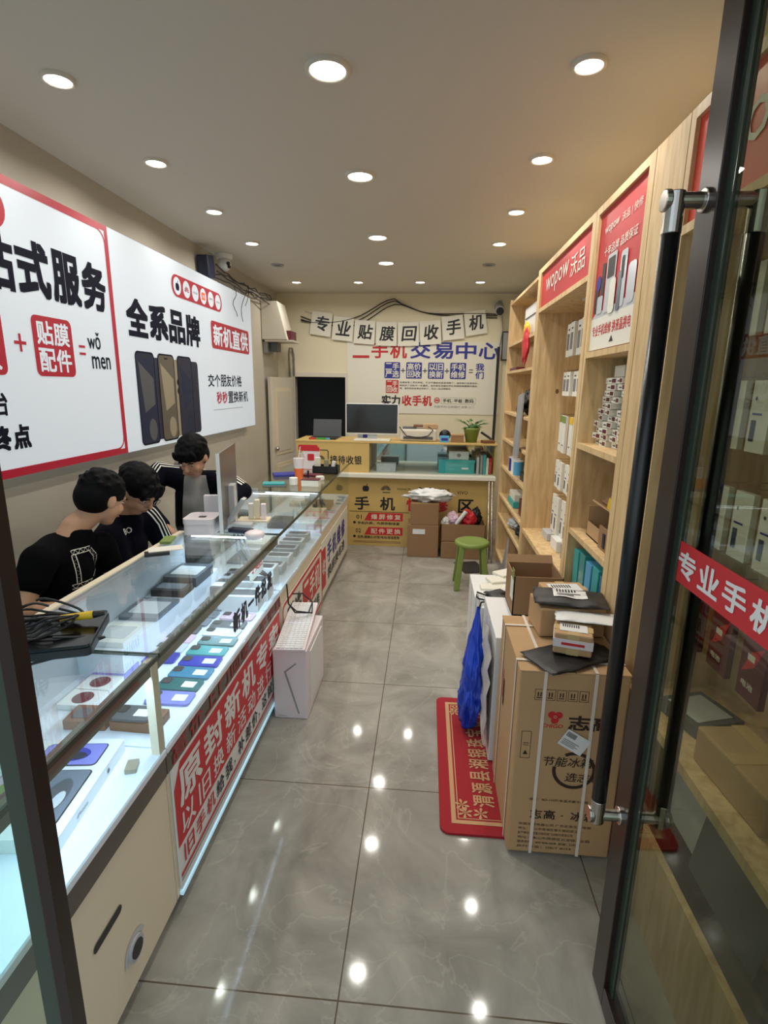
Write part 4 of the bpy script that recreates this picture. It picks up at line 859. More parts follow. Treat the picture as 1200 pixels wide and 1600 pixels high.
def parcel(cx, cy, z0, w_, l_, h, rz, label, tape=True, m='card', lab=None, stripe=False):
    P = thing('parcel', label, 'parcel', (cx, cy, z0)); M = Matrix.Translation((cx, cy, z0)) @ Matrix.Rotation(rz, 4, 'Z')
    MB().box(-w_ / 2, w_ / 2, -l_ / 2, l_ / 2, 0, h, m, M).build('box_body', P, bevel=.006)
    if tape: MB().box(-w_ / 2 - .001, w_ / 2 + .001, -.02, .02, h - .001, h + .001, 'tape', M).box(-.02, .02, -l_ / 2 - .001, l_ / 2 + .001, -0.0 + .001, h + .0008, 'tape', M).build('packing_tape', P)
    if lab:
        q = MB().box(-lab[0] / 2, lab[0] / 2, -lab[1] / 2, lab[1] / 2, h + .001, h + .0022, 'white', M)
        for i in range(8): q.box(-lab[0] * .4 + i * lab[0] * .08, -lab[0] * .36 + i * lab[0] * .08, 0, lab[1] * .35, h + .0022, h + .003, 'black', M)
        q.build('shipping_label', P)
    if stripe:
        q = MB().box(-w_ / 2 - .002, w_ / 2 + .002, -l_ / 2 - .002, l_ / 2 + .002, h * .35, h * .75, 'pinkwhite', M).box(-w_ * .3, w_ * .3, -l_ / 2 - .003, -l_ / 2, h * .48, h * .6, 'red', M); q.build('printed_tape', P)
    return P
parcel(.53, 1.73, fz + .024, .125, .11, .075, -.25, 'small parcel wrapped in red and white tape on the fridge carton', lab=(.09, .06), stripe=True)
parcel(.555, 1.93, fz + .008, .24, .16, .11, .08, 'brown parcel at the back of the fridge carton top', True)
soft_bag('mailing_bag', 'grey plastic mailing bag with white label on the stacked parcels', 'mailing bag', .56, 1.92, fz + .12, .26, .17, .03, 'dark', -.15, 5, .006, (.12, .08))
soft_bag('mailing_bag', 'flat white mailing envelope sticking out over the taped parcel', 'mailing bag', .59, 1.80, fz + .105, .21, .10, .012, 'white', -.15, 8, .004)
parcel(.60, 2.13, .70, .18, .15, .12, .1, 'taped brown parcel with white label standing behind the grey mailing bag', True, lab=(.13, .09))
# open carton
T = thing('open_carton', 'open brown carton with flaps up among the parcels', 'carton', (.55, 2.4, .61))
x0, x1, y0, y1, z0, z1 = .42, .64, 2.30, 2.52, .612, .80
mb = MB(); mb.box(x0, x1, y0, y1, z0, z0 + .005, 'card_dark').box(x0, x0 + .005, y0, y1, z0, z1, 'card_dark').box(x1 - .005, x1, y0, y1, z0, z1, 'card_dark').box(x0, x1, y0, y0 + .005, z0, z1, 'card_dark').box(x0, x1, y1 - .005, y1, z0, z1, 'card_dark'); mb.build('carton_body', T)
MB().add([(x1, y0, z1), (x1, y1, z1), (x1 + .04, y1, z1 - .05), (x1 + .04, y0, z1 - .05)], [(0, 1, 2, 3)], 'card').add([(x0, y1, z1), (x1, y1, z1), (x1, y1 + .03, z1 + .03), (x0, y1 + .03, z1 + .03)], [(0, 1, 2, 3)], 'card_dark').build('flap', T)
MB().box(x0 - .002, x0, y0, y0 + .05, z0 + .1, z1 + .03, 'green').box(x0 - .003, x0 - .001, y0 + .0, y0 + .07, z0 + .07, z1 - .02, 'paper').build('sticker', T)
# white boxes by the shelf
def wb(name, x0, x1, y0, y1, z0, z1, label, m='white'):
    P = thing(name, label, 'box', ((x0 + x1) / 2, (y0 + y1) / 2, z0)); MB().box(x0, x1, y0, y1, z0, z1, m).build('box_body', P, bevel=.004)
    MB().box(x0 - .0008, x0, (y0 + y1) / 2 - .025, (y0 + y1) / 2 + .025, z0, z1, 'plasticfilm').build('packing_tape', P); return P
wb('white_carton', .30, .64, 2.78, 3.15, 0, .50, 'white carton farthest along the shelf foot, near the green stool')
wb('white_carton', .31, .64, 2.53, 2.77, 0, .545, 'white carton with slim black bag on top, between the two other white cartons')
wb('white_carton', .32, .68, 2.07, 2.52, .0115, .610, 'tall white carton directly behind the fridge carton')
P = thing('plastic_wrap', 'sheet of translucent white plastic film hanging beside the fridge carton', 'plastic film', (.31, 2.2, .1))
mb = MB(); vs = []; 
for i in range(9):
    for j in range(9): vs.append((.318 - .02 * abs(math.sin(j * 1.3 + i * .4)) - .006, 2.06 + i * .03, .10 + j * .06 - (.04 * math.sin(i) if j == 0 else 0)))
mb.add(vs, [(i * 9 + j, i * 9 + 9 + j, i * 9 + 10 + j, i * 9 + j + 1) for i in range(8) for j in range(8)], 'plasticfilm'); mb.build('film', P, smooth=True)
P = thing('paper_bag', 'crumpled cream paper packs lying on the farthest white carton', 'paper bag', (.42, 2.95, .50))
for i in range(3): MB().cbox((.42 + .05 * i, 2.90 + .09 * i, .512 + .014 * i), (.16, .10, .022), 'paper', rz=.3 * i).build('paper_pack', P, bevel=.006)
soft_bag('shoulder_bag', 'black drawstring bag lying on the middle white carton', 'bag', .45, 2.65, .547, .20, .14, .04, 'black', .3, 2, .01)
tag(MB().tube([(.36, 2.62, .556), (.33, 2.58, .556), (.31, 2.56, .56), (.302, 2.55, .54), (.30, 2.56, .48), (.301, 2.55, .42)], .005, 'black').tube([(.36, 2.66, .556), (.30, 2.70, .56), (.296, 2.66, .55), (.302, 2.62, .556), (.34, 2.60, .556)], .005, 'black').build('cord'), 'black cord dangling from the drawstring bag over the white carton', 'cord')
soft_bag('paper_packet', 'cream padded packet lying beside the black drawstring bag', 'packet', .50, 2.46 + .2, .59, .16, .08, .03, 'paper', .5, 9, .01)
# hanging blue bag
P = thing('plastic_bag', 'blue plastic carrier bag hanging down beside the white cartons', 'plastic bag', (.26, 2.38, .0))
mb = MB(); vs = []; n = 56; k_ = 44
for i in range(k_ + 1):
    t_ = i / k_; zz = .60 - t_ * .56
    rad = .012 + .085 * math.sin(min(1, t_ * 1.15) * math.pi * .62) ** 1.3 * (1 if t_ < .85 else 1 - (t_ - .85) * 2.4)
    cxx = .278 - .018 * t_ - (.0 if t_ < .4 else .02 * (t_ - .4)); cyy = 2.40 - .08 * t_
    for j in range(n):
        a = 2 * math.pi * j / n; pa = Vector((math.cos(a), math.sin(a), t_ * 2.2)); r_ = rad * (1 + .35 * noise.noise(pa * 2.4) - .30 * abs(noise.noise(pa * 4.5)) - .12 * abs(noise.noise(pa * 10)))
        vs.append((min(.316, cxx + r_ * .62 * math.cos(a)), cyy + r_ * 1.25 * math.sin(a), zz + .012 * noise.noise(Vector((a, t_ * 6, 2)))))
fs = [(i * n + j, i * n + (j + 1) % n, (i + 1) * n + (j + 1) % n, (i + 1) * n + j) for i in range(k_) for j in range(n)] + [tuple(k_ * n + j for j in range(n))]
mb.add(vs, fs, 'bag'); mb.build('bag_skin', P, smooth=True)
# ------------------------------------------------------------------ green stool
T = thing('plastic_stool', 'green plastic stool with round seat standing before the cardboard boxes', 'stool', (.42, 4.3, 0))
sx, sy, sz = .41, 4.25, .40
MB().lathe((sx, sy, sz - .035), [(0, .028), (.10, .03), (.128, .035), (.142, .028), (.146, .005), (.142, 0), (.13, .0), (.13, .02), (0, .02)], 'green', 32).build('seat', T, smooth=True)
for a, b in ((-1, -1), (1, -1), (-1, 1), (1, 1)):
    MB().add([(sx + a * (.085 + dx), sy + b * (.085 + dy), zz) for zz, e in ((sz - .03, 0), (.0, .035)) for dx, dy in ((-.022 + e, -.022 + e), (.022 + e, -.022 + e), (.022 + e, .022 + e), (-.022 + e, .022 + e))],
             [(0, 3, 2, 1), (4, 5, 6, 7), (0, 1, 5, 4), (1, 2, 6, 5), (2, 3, 7, 6), (3, 0, 4, 7)], 'green').build('leg', T, bevel=.006)
tag(MB().cbox((.45, 4.72, .004), (.22, .3, .006), 'dark', rz=.3).build('floor_sheet'), 'dark flat sheet on the floor behind the green stool', 'sheet')
# boxes in front of the back counter
parcel(.002, 5.10, 0, .30, .25, .325, 0, 'tall brown carton with white label, lower of the two stacked at the counter', False, 'card_dark', None)
q = thing('shipping_note', 'small white note stuck on the lower stacked carton', 'note', (-.05, 4.973, .24)); MB().box(-.10, .02, 4.970, 4.9735, .235, .285, 'white').build('note_sheet', q)
parcel(.01, 5.10, .326, .27, .24, .215, .02, 'brown carton on top of the stack below the white plastic bag', False, 'card_dark', None)
parcel(.39, 5.08, 0, .42, .24, .17, 0, 'flat brown carton on the floor behind the green stool', False, 'card_dark', None)
T = thing('open_carton', 'open brown carton full of red and white rubbish beside the stack', 'carton', (.39, 5.08, .171))
x0, x1, y0, y1, z0, z1 = .175, .60, 4.97, 5.19, .171, .345
MB().box(x0, x1, y0, y1, z0, z0 + .005, 'card_dark').box(x0, x0 + .005, y0, y1, z0, z1, 'card_dark').box(x1 - .005, x1, y0, y1, z0, z1, 'card_dark').box(x0, x1, y0, y0 + .005, z0, z1, 'card_dark').box(x0, x1, y1 - .005, y1, z0, z1, 'card_dark').build('carton_body', T)
def lump(name, label, cat, c, r, m, seed=0, amp=.3):
    mb = MB(); mb.sph((0, 0, 0), 1, m, 44, 30)
    for v in mb.v:
        if amp > .35: v *= 1 + .16 * (abs(noise.noise(v * 4 + Vector((seed, 1, 2)))) * 2 - .5) + .07 * (abs(noise.noise(v * 9 + Vector((1, seed, 2)))) * 2 - .5)
    mb.v = [Vector((c[0] + v.x * r[0] * (1 + amp * noise.noise(v * 2.2 + Vector((seed, 0, 0)))), c[1] + v.y * r[1] * (1 + amp * noise.noise(v * 2.2 + Vector((0, seed, 0)))), c[2] + v.z * r[2] * (1 + amp * noise.noise(v * 2.7 + Vector((seed, 3, 0)))))) for v in mb.v]
    return tag(mb.build(name, smooth=True), label, cat)
lump('plastic_bag', 'crumpled white plastic bag lying on the stacked brown cartons', 'plastic bag', (.05, 5.09, .60), (.21, .10, .062), 'white', 3, .45)
lump('plastic_bag', 'pink crumpled bag in the open carton by the counter', 'plastic bag', (.29, 5.08, .37), (.06, .05, .07), 'phone_pink', 5, .4)
lump('plastic_bag', 'red crumpled bag in the open carton by the counter', 'plastic bag', (.44, 5.08, .37), (.07, .05, .09), 'red', 7, .5)
lump('plastic_bag', 'black crumpled bag at the back of the open carton', 'plastic bag', (.52, 5.12, .38), (.05, .04, .10), 'black', 9, .5)
lump('plastic_bag', 'clear pale bag at the left of the open carton', 'plastic bag', (.22, 5.04, .34), (.04, .05, .06), 'plasticfilm', 11, .4)
tag(MB().cone((.32, 5.04, .33), (.41, 5.03, .46), .02, .02, 'white').build('paper_tube'), 'white paper tube leaning out of the open carton', 'tube')
for i in range(2): tag(MB().cone((.622 + i * .035, 4.86, .01), (.635 + i * .03, 5.19, .73), .009, .009, 'steel').build('mop_pole'), ('left', 'right')[i] + ' slim metal pole leaning on the counter beside the shelf', 'pole')
tag(MB().box(.80, .83, 6.52, 6.55, .0, 2.1, 'black').build('metal_post'), 'thin black post standing before the back wall at the banner edge', 'post')
# ------------------------------------------------------------------ pine shelving on the right
SX, SB, ST = .70, 1.045, 2.375
def board(mb, x0, x1, y0, y1, z0, z1, m='pine'): return mb.box(x0, x1, y0, y1, z0, z1, m)
# far open unit
F = thing('shelving_unit', 'tall narrow pine shelving unit with cluttered shelves at the far end', 'shelving unit', (.87, 4.35, 0))
for y in (3.72, 4.96): MB().box(SX, SB, y, y + .05 if y < 4 else y + .03, 0, ST, 'pine').build('side_panel', F)
MB().box(SB - .01, SB, 3.77, 4.96, 0, ST, 'pine').build('back_panel', F)
FS = [.12, .48, .67, .94, 1.19, 1.43, 1.775, 2.0, ST - .025]
for zz in FS: MB().box(SX + .005, SB - .01, 3.77, 4.96, zz - .02, zz, 'pine').build('shelf_board' if zz < 2.3 else 'top_board', F)
# cabinet 1, 2, 3
def cab(y0, y1, label):
    c = thing('wall_cabinet', label, 'cabinet', (.87, (y0 + y1) / 2, 0))
    MB().box(SX, SB, y0, y0 + .05, 0, ST, 'pine').build('side_panel', c); MB().box(SX, SB, y1 - .03, y1, 0, ST, 'pine').build('side_panel', c)
    MB().box(SB - .012, SB, y0 + .05, y1 - .03, 0, ST, 'pine').build('back_panel', c)
    MB().box(SX, SB - .012, y0 + .05, y1 - .03, ST - .03, ST, 'pine').build('top_board', c)
    MB().box(SX, SB - .012, y0 + .05, y1 - .03, .64, .67, 'pine').build('ledge_board', c)
    MB().box(SX + .01, SX + .03, y0 + .05, y1 - .03, 0, .31, 'pine').build('base_board', c)
    return c
C1 = cab(2.56, 3.715, 'pine wall cabinet under the farther red brand sign with hanging packets')
C2 = cab(1.95, 2.55, 'pine wall cabinet below the phone poster with stacked white boxes')
C3 = cab(.62, 1.72, 'pine wall cabinet nearest the entrance, seen through the glass door')
def sign(c, y0, y1, z0, z1, m, inset=.012):
    MB().box(SX + inset, SX + inset + .008, y0, y1, z0, z1, m).build('sign_panel', c); return Art((SX + inset, y1, z0), -Y_, Z_)
A = sign(C1, 2.61, 3.685, 2.13, ST - .03, 'redsign'); A.text('wopow', .12, .05, .54, .105, 'paper', 1, .0); A.text('沃品', .70, .055, .26, .10, 'paper', 1, -.01); A.build('lettering', C1)
MB().box(SX, SB - .012, 2.61, 3.685, 2.105, 2.13, 'pine').build('canopy_board', C1)
for c, y, nm in ((C1, 3.1, 0), (C3, 1.2, 0)):
    MB().cone((.86, y, 2.104), (.86, y, 2.098), .045, .045, 'paper', 20).build('spotlight', c)
A = sign(C3, .67, 1.69, 2.08, ST - .03, 'orange_red'); A.text('wopow', .10, .055, .58, .13, 'paper', 1, .0); A.text('沃品', .72, .065, .26, .13, 'paper', 1, -.01); A.build('lettering', C3)
MB().box(SX, SB - .012, .67, 1.69, 2.055, 2.08, 'pine').build('canopy_board', C3)
tag(MB().box(.80, .83, 1.50, 1.60, 2.40, 2.50, 'green').box(.797, .80, 1.515, 1.585, 2.42, 2.48, 'white').build('exit_sign'), 'small green sign on top of the cabinet nearest the entrance', 'sign')
MB().box(SX, SX + .02, 1.725, 1.945, 0, ST, 'pine').build('front_board', C2)
# poster
PO = thing('advertising_poster', 'red accessory poster with pictured power banks in the top of the middle cabinet', 'poster', (SX + .01, 2.25, 1.79))
MB().box(SX + .012, SX + .018, 2.0, 2.52, 1.795, ST - .03, 'redsign').build('poster_sheet', PO)
A = Art((SX + .012, 2.52, 1.795), -Y_, Z_)
A.text('wopow', .07, .445, .17, .035, 'paper', 1, 0).text('沃品 | 快修', .27, .447, .20, .035, 'paper', 1, -.01)
A.text('十年品牌 品质保证', .09, .365, .36, .035, 'paper', 1, .01)
A.poly([(0, 0), (.52, 0), (.52, .13), (0, .13)], 'paper', .3); A.poly([(0, .13), (.52, .13), (.52, .17), (.05, .15)], 'lightgrey', .4)
A.rect(.02, .15, .05, .11, 'black', .02, 1).disc(.055, .27, .03, 'blue', 1.5).rect(.09, .19, .04, .15, 'dark', .004, 1).rect(.15, .14, .11, .22, 'lightgrey', .012, 2).rect(.165, .27, .08, .075, 'dark', .006, 3).rect(.21, .13, .07, .13, 'paper', .02, 4).rect(.31, .14, .07, .20, 'phone_silver', .015, 2).rect(.325, .24, .03, .08, 'dark', .01, 3).rect(.30, .13, .04, .14, 'phone_grey', .01, 4).rect(.40, .14, .08, .14, 'phone_silver', .02, 2).rect(.06, .145, .07, .07, 'phone_silver', .01, 2)
A.text('专业手机维修 换液晶换电', .03, .055, .45, .045, 'red', 1, .02); A.poly([(.26, .02), (.31, .02), (.285, .045)], 'black', 1); A.build('lettering', PO)
MB().box(SX, SB - .012, 2.0, 2.52, 1.765, 1.79, 'pine').build('shelf_board', C2)
for zz in (1.39, .985): MB().box(SX, SB - .012, 2.0, 2.52, zz - .025, zz, 'pine').build('shelf_board', C2)
# slat rails behind the near cabinet goods
for zz in (1.72, 1.42, 1.12): MB().box(SB - .03, SB - .012, .67, 1.69, zz, zz + .05, 'card').build('rail', C3)
# hanging packets
ORD = ['farthest', 'second farthest', 'third farthest', 'fourth farthest', 'fifth farthest', 'sixth farthest', 'seventh farthest', 'eighth farthest']
def pack(x, y, z_, w_, h, label, grp, m='paper', kind=0, name='accessory_pack', t_=.016):
    P = thing(name, label, 'packet', (x, y, z_), grp)
    MB().box(x, x + t_, y - w_ / 2, y + w_ / 2, z_, z_ + h, m).build('pack_body', P)
    A = Art((x, y + w_ / 2, z_), -Y_, Z_)
    if kind == 0: A.rect(w_ * .15, h * .15, w_ * .25, h * .3, 'navy', .002).rect(w_ * .15, h * .52, w_ * .5, h * .03, 'blue', 0).disc(w_ * .25, h * .75, w_ * .06, 'dark')
    elif kind == 1: A.rect(0, h * .82, w_, h * .18, 'yellow' if int(y * 100) % 3 else 'green', 0).rect(w_ * .2, h * .2, w_ * .5, h * .03, 'darkgrey', 0)
    elif kind == 2: A.poly([(w_ * .1, h * .3), (w_ * .6, h * .45), (w_ * .9, h * .75), (w_ * .4, h * .6)], 'red').rect(w_ * .3, h * .5, w_ * .3, h * .08, 'paper', 0, 1).text('电池', w_ * .2, h * .15, w_ * .5, h * .08, 'paper', 1, .02)
    else: A.rect(w_ * .15, h * .2, w_ * .6, h * .5, 'phone_grey', .003).rect(w_ * .3, h * .8, w_ * .4, h * .05, 'navy', 0)
    A.build('printed_front', P)
    MB().tube([(SB - .012, y, z_ + h + .008), (x - .004, y, z_ + h + .008), (x - .008, y, z_ + h + .014)], .002, 'steel', 5).build('hook', P); return P
for r_, (z_, h, k) in enumerate(((1.70, .19, 3), (1.47, .14, 3), (1.25, .22, 1), (1.04, .17, 0), (.75, .24, 0))):
    z_ += .12 if r_ < 2 else .0
    for i in range(6):
        for dd in range(1):
            pack(.84 - .01 * (i % 2), 3.42 - i * .115, z_ - (.02 if r_ > 2 else 0), .085 if r_ != 2 else .07, h, ORD[i] + (' white cable packet on the top hook row of the farther sign cabinet', ' blue and white packet on the second hook row of the farther sign cabinet', ' bright topped pack on the third hook row of the farther sign cabinet', ' pale pack on the fourth hook row of the farther sign cabinet', ' white earphone pack on the lowest hook row of the farther sign cabinet')[r_], 'packets on hook row %s' % ('one', 'two', 'three', 'four', 'five')[r_], 'paper', k)
for i, (y, c_) in enumerate(((3.45, 'lightgrey'), (3.2, 'white'), (2.95, 'grey'))):
    tag(MB().box(.80, .93, y - .09, y + .06, .671, .72 + .02 * i, c_).build('carton', bevel=.003), ('pale grey carton lying on the ledge of the farther sign cabinet', 'white carton lying on the ledge of the farther sign cabinet', 'mid grey carton lying on the ledge of the farther sign cabinet')[i], 'box')
for r_, z_ in enumerate((1.78, 1.47, 1.17)):
    for i in range(8):
        pack(.88, 1.62 - i * .122, z_, .085, .19, ORD[i] + (' white phone case pack on the top hook row behind the glass door', ' white phone case pack on the middle hook row behind the glass door', ' white phone case pack on the lowest white hook row behind the glass door')[r_], 'phone case packs row %s' % ('one', 'two', 'three')[r_], 'paper', 0)
for i in range(6): pack(.86, 1.62 - i * .155, .84, .10, .22, ORD[i] + ' dark red battery pack hanging low behind the glass door', 'dark red battery packs', 'maroon', 2)
# stacked small boxes in C2
tag(MB().box(.80, .93, 2.30, 2.42, 1.683, 1.73, 'paper').build('carton', bevel=.002), 'cream box topping the stacked small boxes in the middle cabinet', 'box')
tag(MB().box(.80, .92, 2.20, 2.285, 1.683, 1.735, 'green').build('carton', bevel=.002), 'green box topping the stacked small boxes in the middle cabinet', 'box')
for col in range(4):
    for lv in range(11):
        y = 2.47 - col * .095 + random.uniform(-.008, .008); x = .77 + random.uniform(0, .04) - (.03 if lv < 4 and col < 2 else 0)
        P = thing('battery_box', 'small white printed box, %s level of the %s stack in the middle cabinet' % (('lowest', 'second', 'third', 'fourth', 'fifth', 'sixth', 'seventh', 'eighth', 'ninth', 'tenth', 'topmost')[lv], ('farthest', 'second farthest', 'second nearest', 'nearest')[col]), 'box', (x, y, 1.39 + lv * .0265), 'small white boxes stacked in the middle cabinet')
        ra = random.uniform(-.12, .12); M = Matrix.Translation((x + .06, y, 1.3905 + lv * .0265)) @ Matrix.Rotation(ra, 4, 'Z')
        MB().box(-.06, .06, -.042, .042, 0, .024, 'paper', M).build('box_body', P)
        MB().box(-.0608, -.06, -.036, .0, .004, .02, 'maroon', M).box(-.0608, -.06, .006, .03, .008, .014, 'darkgrey', M).build('printed_label', P)
# middle shelf of C2
T = thing('open_carton', 'open brown box of parts on the middle cabinet shelf', 'carton', (.83, 2.3, .985))
MB().box(.745, .90, 2.12, 2.40, .986, .992, 'card').box(.745, .75, 2.12, 2.40, .986, 1.05, 'card').box(.745, .90, 2.12, 2.125, .986, 1.10, 'card').box(.745, .90, 2.395, 2.40, .986, 1.12, 'card').box(.895, .90, 2.12, 2.40, .986, 1.12, 'card').build('carton_body', T)
MB().cbox((.80, 2.25, 1.13), (.10, .26, .008), 'card', ry=.4).cbox((.83, 2.30, 1.16), (.08, .18, .008), 'card_dark', ry=-.5).build('flap', T)
tag(MB().box(.735, .743, 2.10, 2.20, .986, 1.08, 'card_dark').box(.731, .735, 2.115, 2.14, 1.0, 1.06, 'navy').build('carton_piece'), 'loose brown cardboard panel with dark mark in front of the parts box', 'cardboard')
tag(MB().cbox((.78, 2.16, 1.165), (.05, .07, .05), 'yellow', rx=.4).build('tape_dispenser', bevel=.004), 'yellow piece lying on top of the parts box', 'tool')
tag(MB().cone((.82, 2.13, 1.185), (.82, 2.13, 1.25), .035, .035, 'white', 20).build('tape_roll', bevel=.004), 'white round roll on top of the parts box', 'roll')
tag(MB().box(.84, .88, 2.28, 2.34, .993, 1.09, 'navy').build('battery_pack'), 'dark blue pack inside the parts box', 'pack')
for i in range(5):
    tag(MB().cbox((.80, 2.46 - i * .095, .78 + .01 * (i % 2)), (.14, .075, .215), ('teal', 'phone_teal', 'skyblue', 'teal', 'phone_cyan')[i], rx=.03 * (i - 2)).build('gift_pack', bevel=.003), ('teal pack farthest left on the bottom ledge of the middle cabinet', 'green-blue pack second from left on the bottom ledge', 'sky blue pack in the middle of the bottom ledge', 'teal pack fourth from left on the bottom ledge', 'petrol blue pack nearest on the bottom ledge of the middle cabinet')[i], 'packet')
# near ledge goods behind the door
parcel(.86, 1.17, .671, .22, .26, .10, .08, 'brown carton sealed with pale tape on the ledge behind the glass door', True)
tag(MB().cbox((.84, 1.47, .69), (.16, .16, .035), 'darkgrey', rz=.3).cbox((.84, 1.47, .7085), (.12, .12, .002), 'lightgrey', rz=.3).build('tray', bevel=.003), 'grey clear-topped tray on the ledge behind the glass door', 'tray')
tag(MB().cbox((.82, .86, .705), (.16, .18, .066), 'offwhite').build('carton', bevel=.003), 'cream carton on the ledge nearest the entrance', 'box')
for i in range(2): tag(MB().cbox((.79 + .03 * i, 1.12 + i * .25, .48), (.006, .30, .28), ('darkgrey', 'lightgrey')[i], ry=.15).build('metal_sheet'), ('dark', 'pale')[i] + ' flat sheet leaning in the bottom opening behind the glass door', 'sheet')
# far unit clutter
def clutter(name, label, cat, *a, **k): return tag(MB().box(*a).build(name, bevel=.004), label, cat)
T = thing('router_box', 'white box with rounded edges on the top shelf of the far unit', 'box', (.85, 4.2, 2.0)); MB().box(.76, .97, 4.05, 4.55, 2.001, 2.25, 'white').build('box_body', T, bevel=.015); MB().box(.755, .76, 4.1, 4.5, 2.16, 2.165, 'dark').build('slot', T)
lump('cloth', 'red cloth hanging over the top shelf edge of the far unit', 'cloth', (.70, 4.08, 1.93), (.02, .10, .12), 'red', 4, .3)
lump('cloth', 'yellow cloth beside the red cloth on the top shelf of the far unit', 'cloth', (.725, 4.22, 2.05), (.02, .08, .06), 'yellow', 6, .3)
clutter('carton', 'brown carton on the second shelf from the top of the far unit', 'box', .78, .98, 4.1, 4.5, 1.776, 1.95, 'card')
clutter('book', 'dark red book at the shelf edge below the brown carton', 'book', .71, .80, 4.5, 4.85, 1.776, 1.80, 'maroon')
lump('backpack', 'black bag on the third shelf of the far unit', 'bag', (.80, 4.28, 1.53), (.07, .16, .095), 'black', 2, .25)
lump('cap', 'black rounded cap hanging at the edge of the far unit', 'cap', (.715, 4.2, 1.47), (.025, .09, .06), 'black', 8, .2)
tag(MB().cbox((.69, 4.08, 1.36), (.012, .20, .46), 'grey', ry=.05, rx=-.12).build('grey_panel'), 'large grey panel leaning against the shelves of the far unit', 'panel')
for i in range(3):
    T = thing('tin_can', ('blue and white can, nearest on the fourth shelf of the far unit', 'white can, second on the fourth shelf of the far unit', 'blue can, farthest on the fourth shelf of the far unit')[i], 'can', (.76, 4.35 + i * .12, .94), 'cans on the far unit')
    MB().cone((.76, 4.35 + i * .12, .9405), (.76, 4.35 + i * .12, 1.05), .04, .04, ('skyblue', 'white', 'blue')[i], 20).build('can_body', T)
    MB().cone((.76, 4.35 + i * .12, 1.05), (.76, 4.35 + i * .12, 1.06), .042, .042, 'white', 20).build('lid', T)
clutter('tool_case', 'black case on the fourth shelf of the far unit', 'case', .74, .95, 3.85, 4.15, .9405, 1.0, 'black')
clutter('carton', 'teal and white box on the fifth shelf of the far unit', 'box', .73, .9, 4.3, 4.6, .671, .72, 'teal'); clutter('carton', 'white box lying on the teal box of the far unit', 'box', .74, .88, 4.32, 4.58, .7205, .78, 'paper')
clutter('carton', 'dark red box on the fifth shelf of the far unit', 'box', .74, .9, 3.9, 4.1, .671, .80, 'maroon')
lump('cable_bundle', 'bundle of white leads on the sixth shelf of the far unit', 'cables', (.78, 4.4, .52), (.06, .15, .035), 'lightgrey', 3, .4)
lump('cable_bundle', 'bundle of black leads on the sixth shelf of the far unit', 'cables', (.79, 4.08, .53), (.06, .13, .045), 'black', 5, .4)
clutter('carton', 'brown carton at the bottom of the far unit', 'box', .78, .98, 4.3, 4.7, .121, .36, 'card_dark')
tag(MB().add([(.715, 4.10, .0), (.73, 4.45, .0), (.77, 4.3, .42), (.725, 4.10, .0), (.74, 4.45, .0), (.78, 4.3, .42)], [(0, 1, 2), (3, 5, 4), (0, 2, 5, 3), (1, 4, 5, 2), (0, 3, 4, 1)], 'grey').build('grey_panel') , 'grey pointed panel leaning at the foot of the far unit', 'panel').location.x -= .06
tag(MB().box(.86, 1.048, 6.605, 6.648, 1.95, 2.28, 'dark').box(.87, 1.04, 6.60, 6.605, 1.965, 2.265, 'grey').build('picture_frame'), 'dark framed panel on the right of the white trade-in poster', 'panel')
# ------------------------------------------------------------------ glass entrance door, opened inwards
D = thing('door_1', None, None, (.54, YF, 0)); D['kind'] = 'structure'
MB().box(.520, .560, 1.125, 1.205, .01, 2.5, 'bronze').box(.520, .560, YF + .04, 1.125, .01, .075, 'bronze').box(.520, .560, YF + .04, 1.125, 2.42, 2.5, 'bronze').box(.520, .560, YF + .035, YF + .08, .01, 2.5, 'bronze').build('door_frame', D, bevel=.002)
MB().box(.533, .545, 1.098, 1.125, .075, 2.42, 'green_glass').build('sealing_strip', D)
MB().box(.536, .543, YF + .08, 1.10, .075, 2.42, 'doorpane').build('glass_pane', D)
for x, sg in ((.462, -1), (.618, 1)):
    hb = MB().tube([(x, 1.165, .60), (x, 1.165, 1.93)], .0175, 'rubber', 20).build('door_handle', D, smooth=True)
    m2 = MB()
    for zz in (.585, 1.985):
        m2.cone((x, 1.165, zz - .02), (x, 1.165, zz + (.045 if zz < 1 else .0)), .018, .018, 'steel', 20) if zz < 1 else m2.cone((x, 1.165, 1.925), (x, 1.165, 2.0), .0182, .0182, 'steel', 20)
        m2.cone((.54 + sg * .02, 1.165, zz), (x + sg * .012, 1.165, zz), .015, .015, 'steel', 20)
        m2.cone((.54 + sg * .018, 1.165, zz), (.54 + sg * .028, 1.165, zz), .022, .022, 'steel', 20).cone((x + sg * .010, 1.165, zz), (x + sg * .022, 1.165, zz), .020, .020, 'steel', 20)
    m2.build('handle_mount', hb, bevel=.002)
T = thing('door_sticker', 'red strip sticker with white lettering on the glass door', 'sticker', (.536, .8, 1.25))
A = Art((.536, 1.118, 1.242), -Y_, Z_); A.rect(0, 0, .60, .086, 'red', .002, 0)
for i, ch in enumerate('专业手机维修'): A.text(ch, .022 + i * .085, .016, .072, .054, 'white', 1, .035)
A.build('sticker_sheet', T)
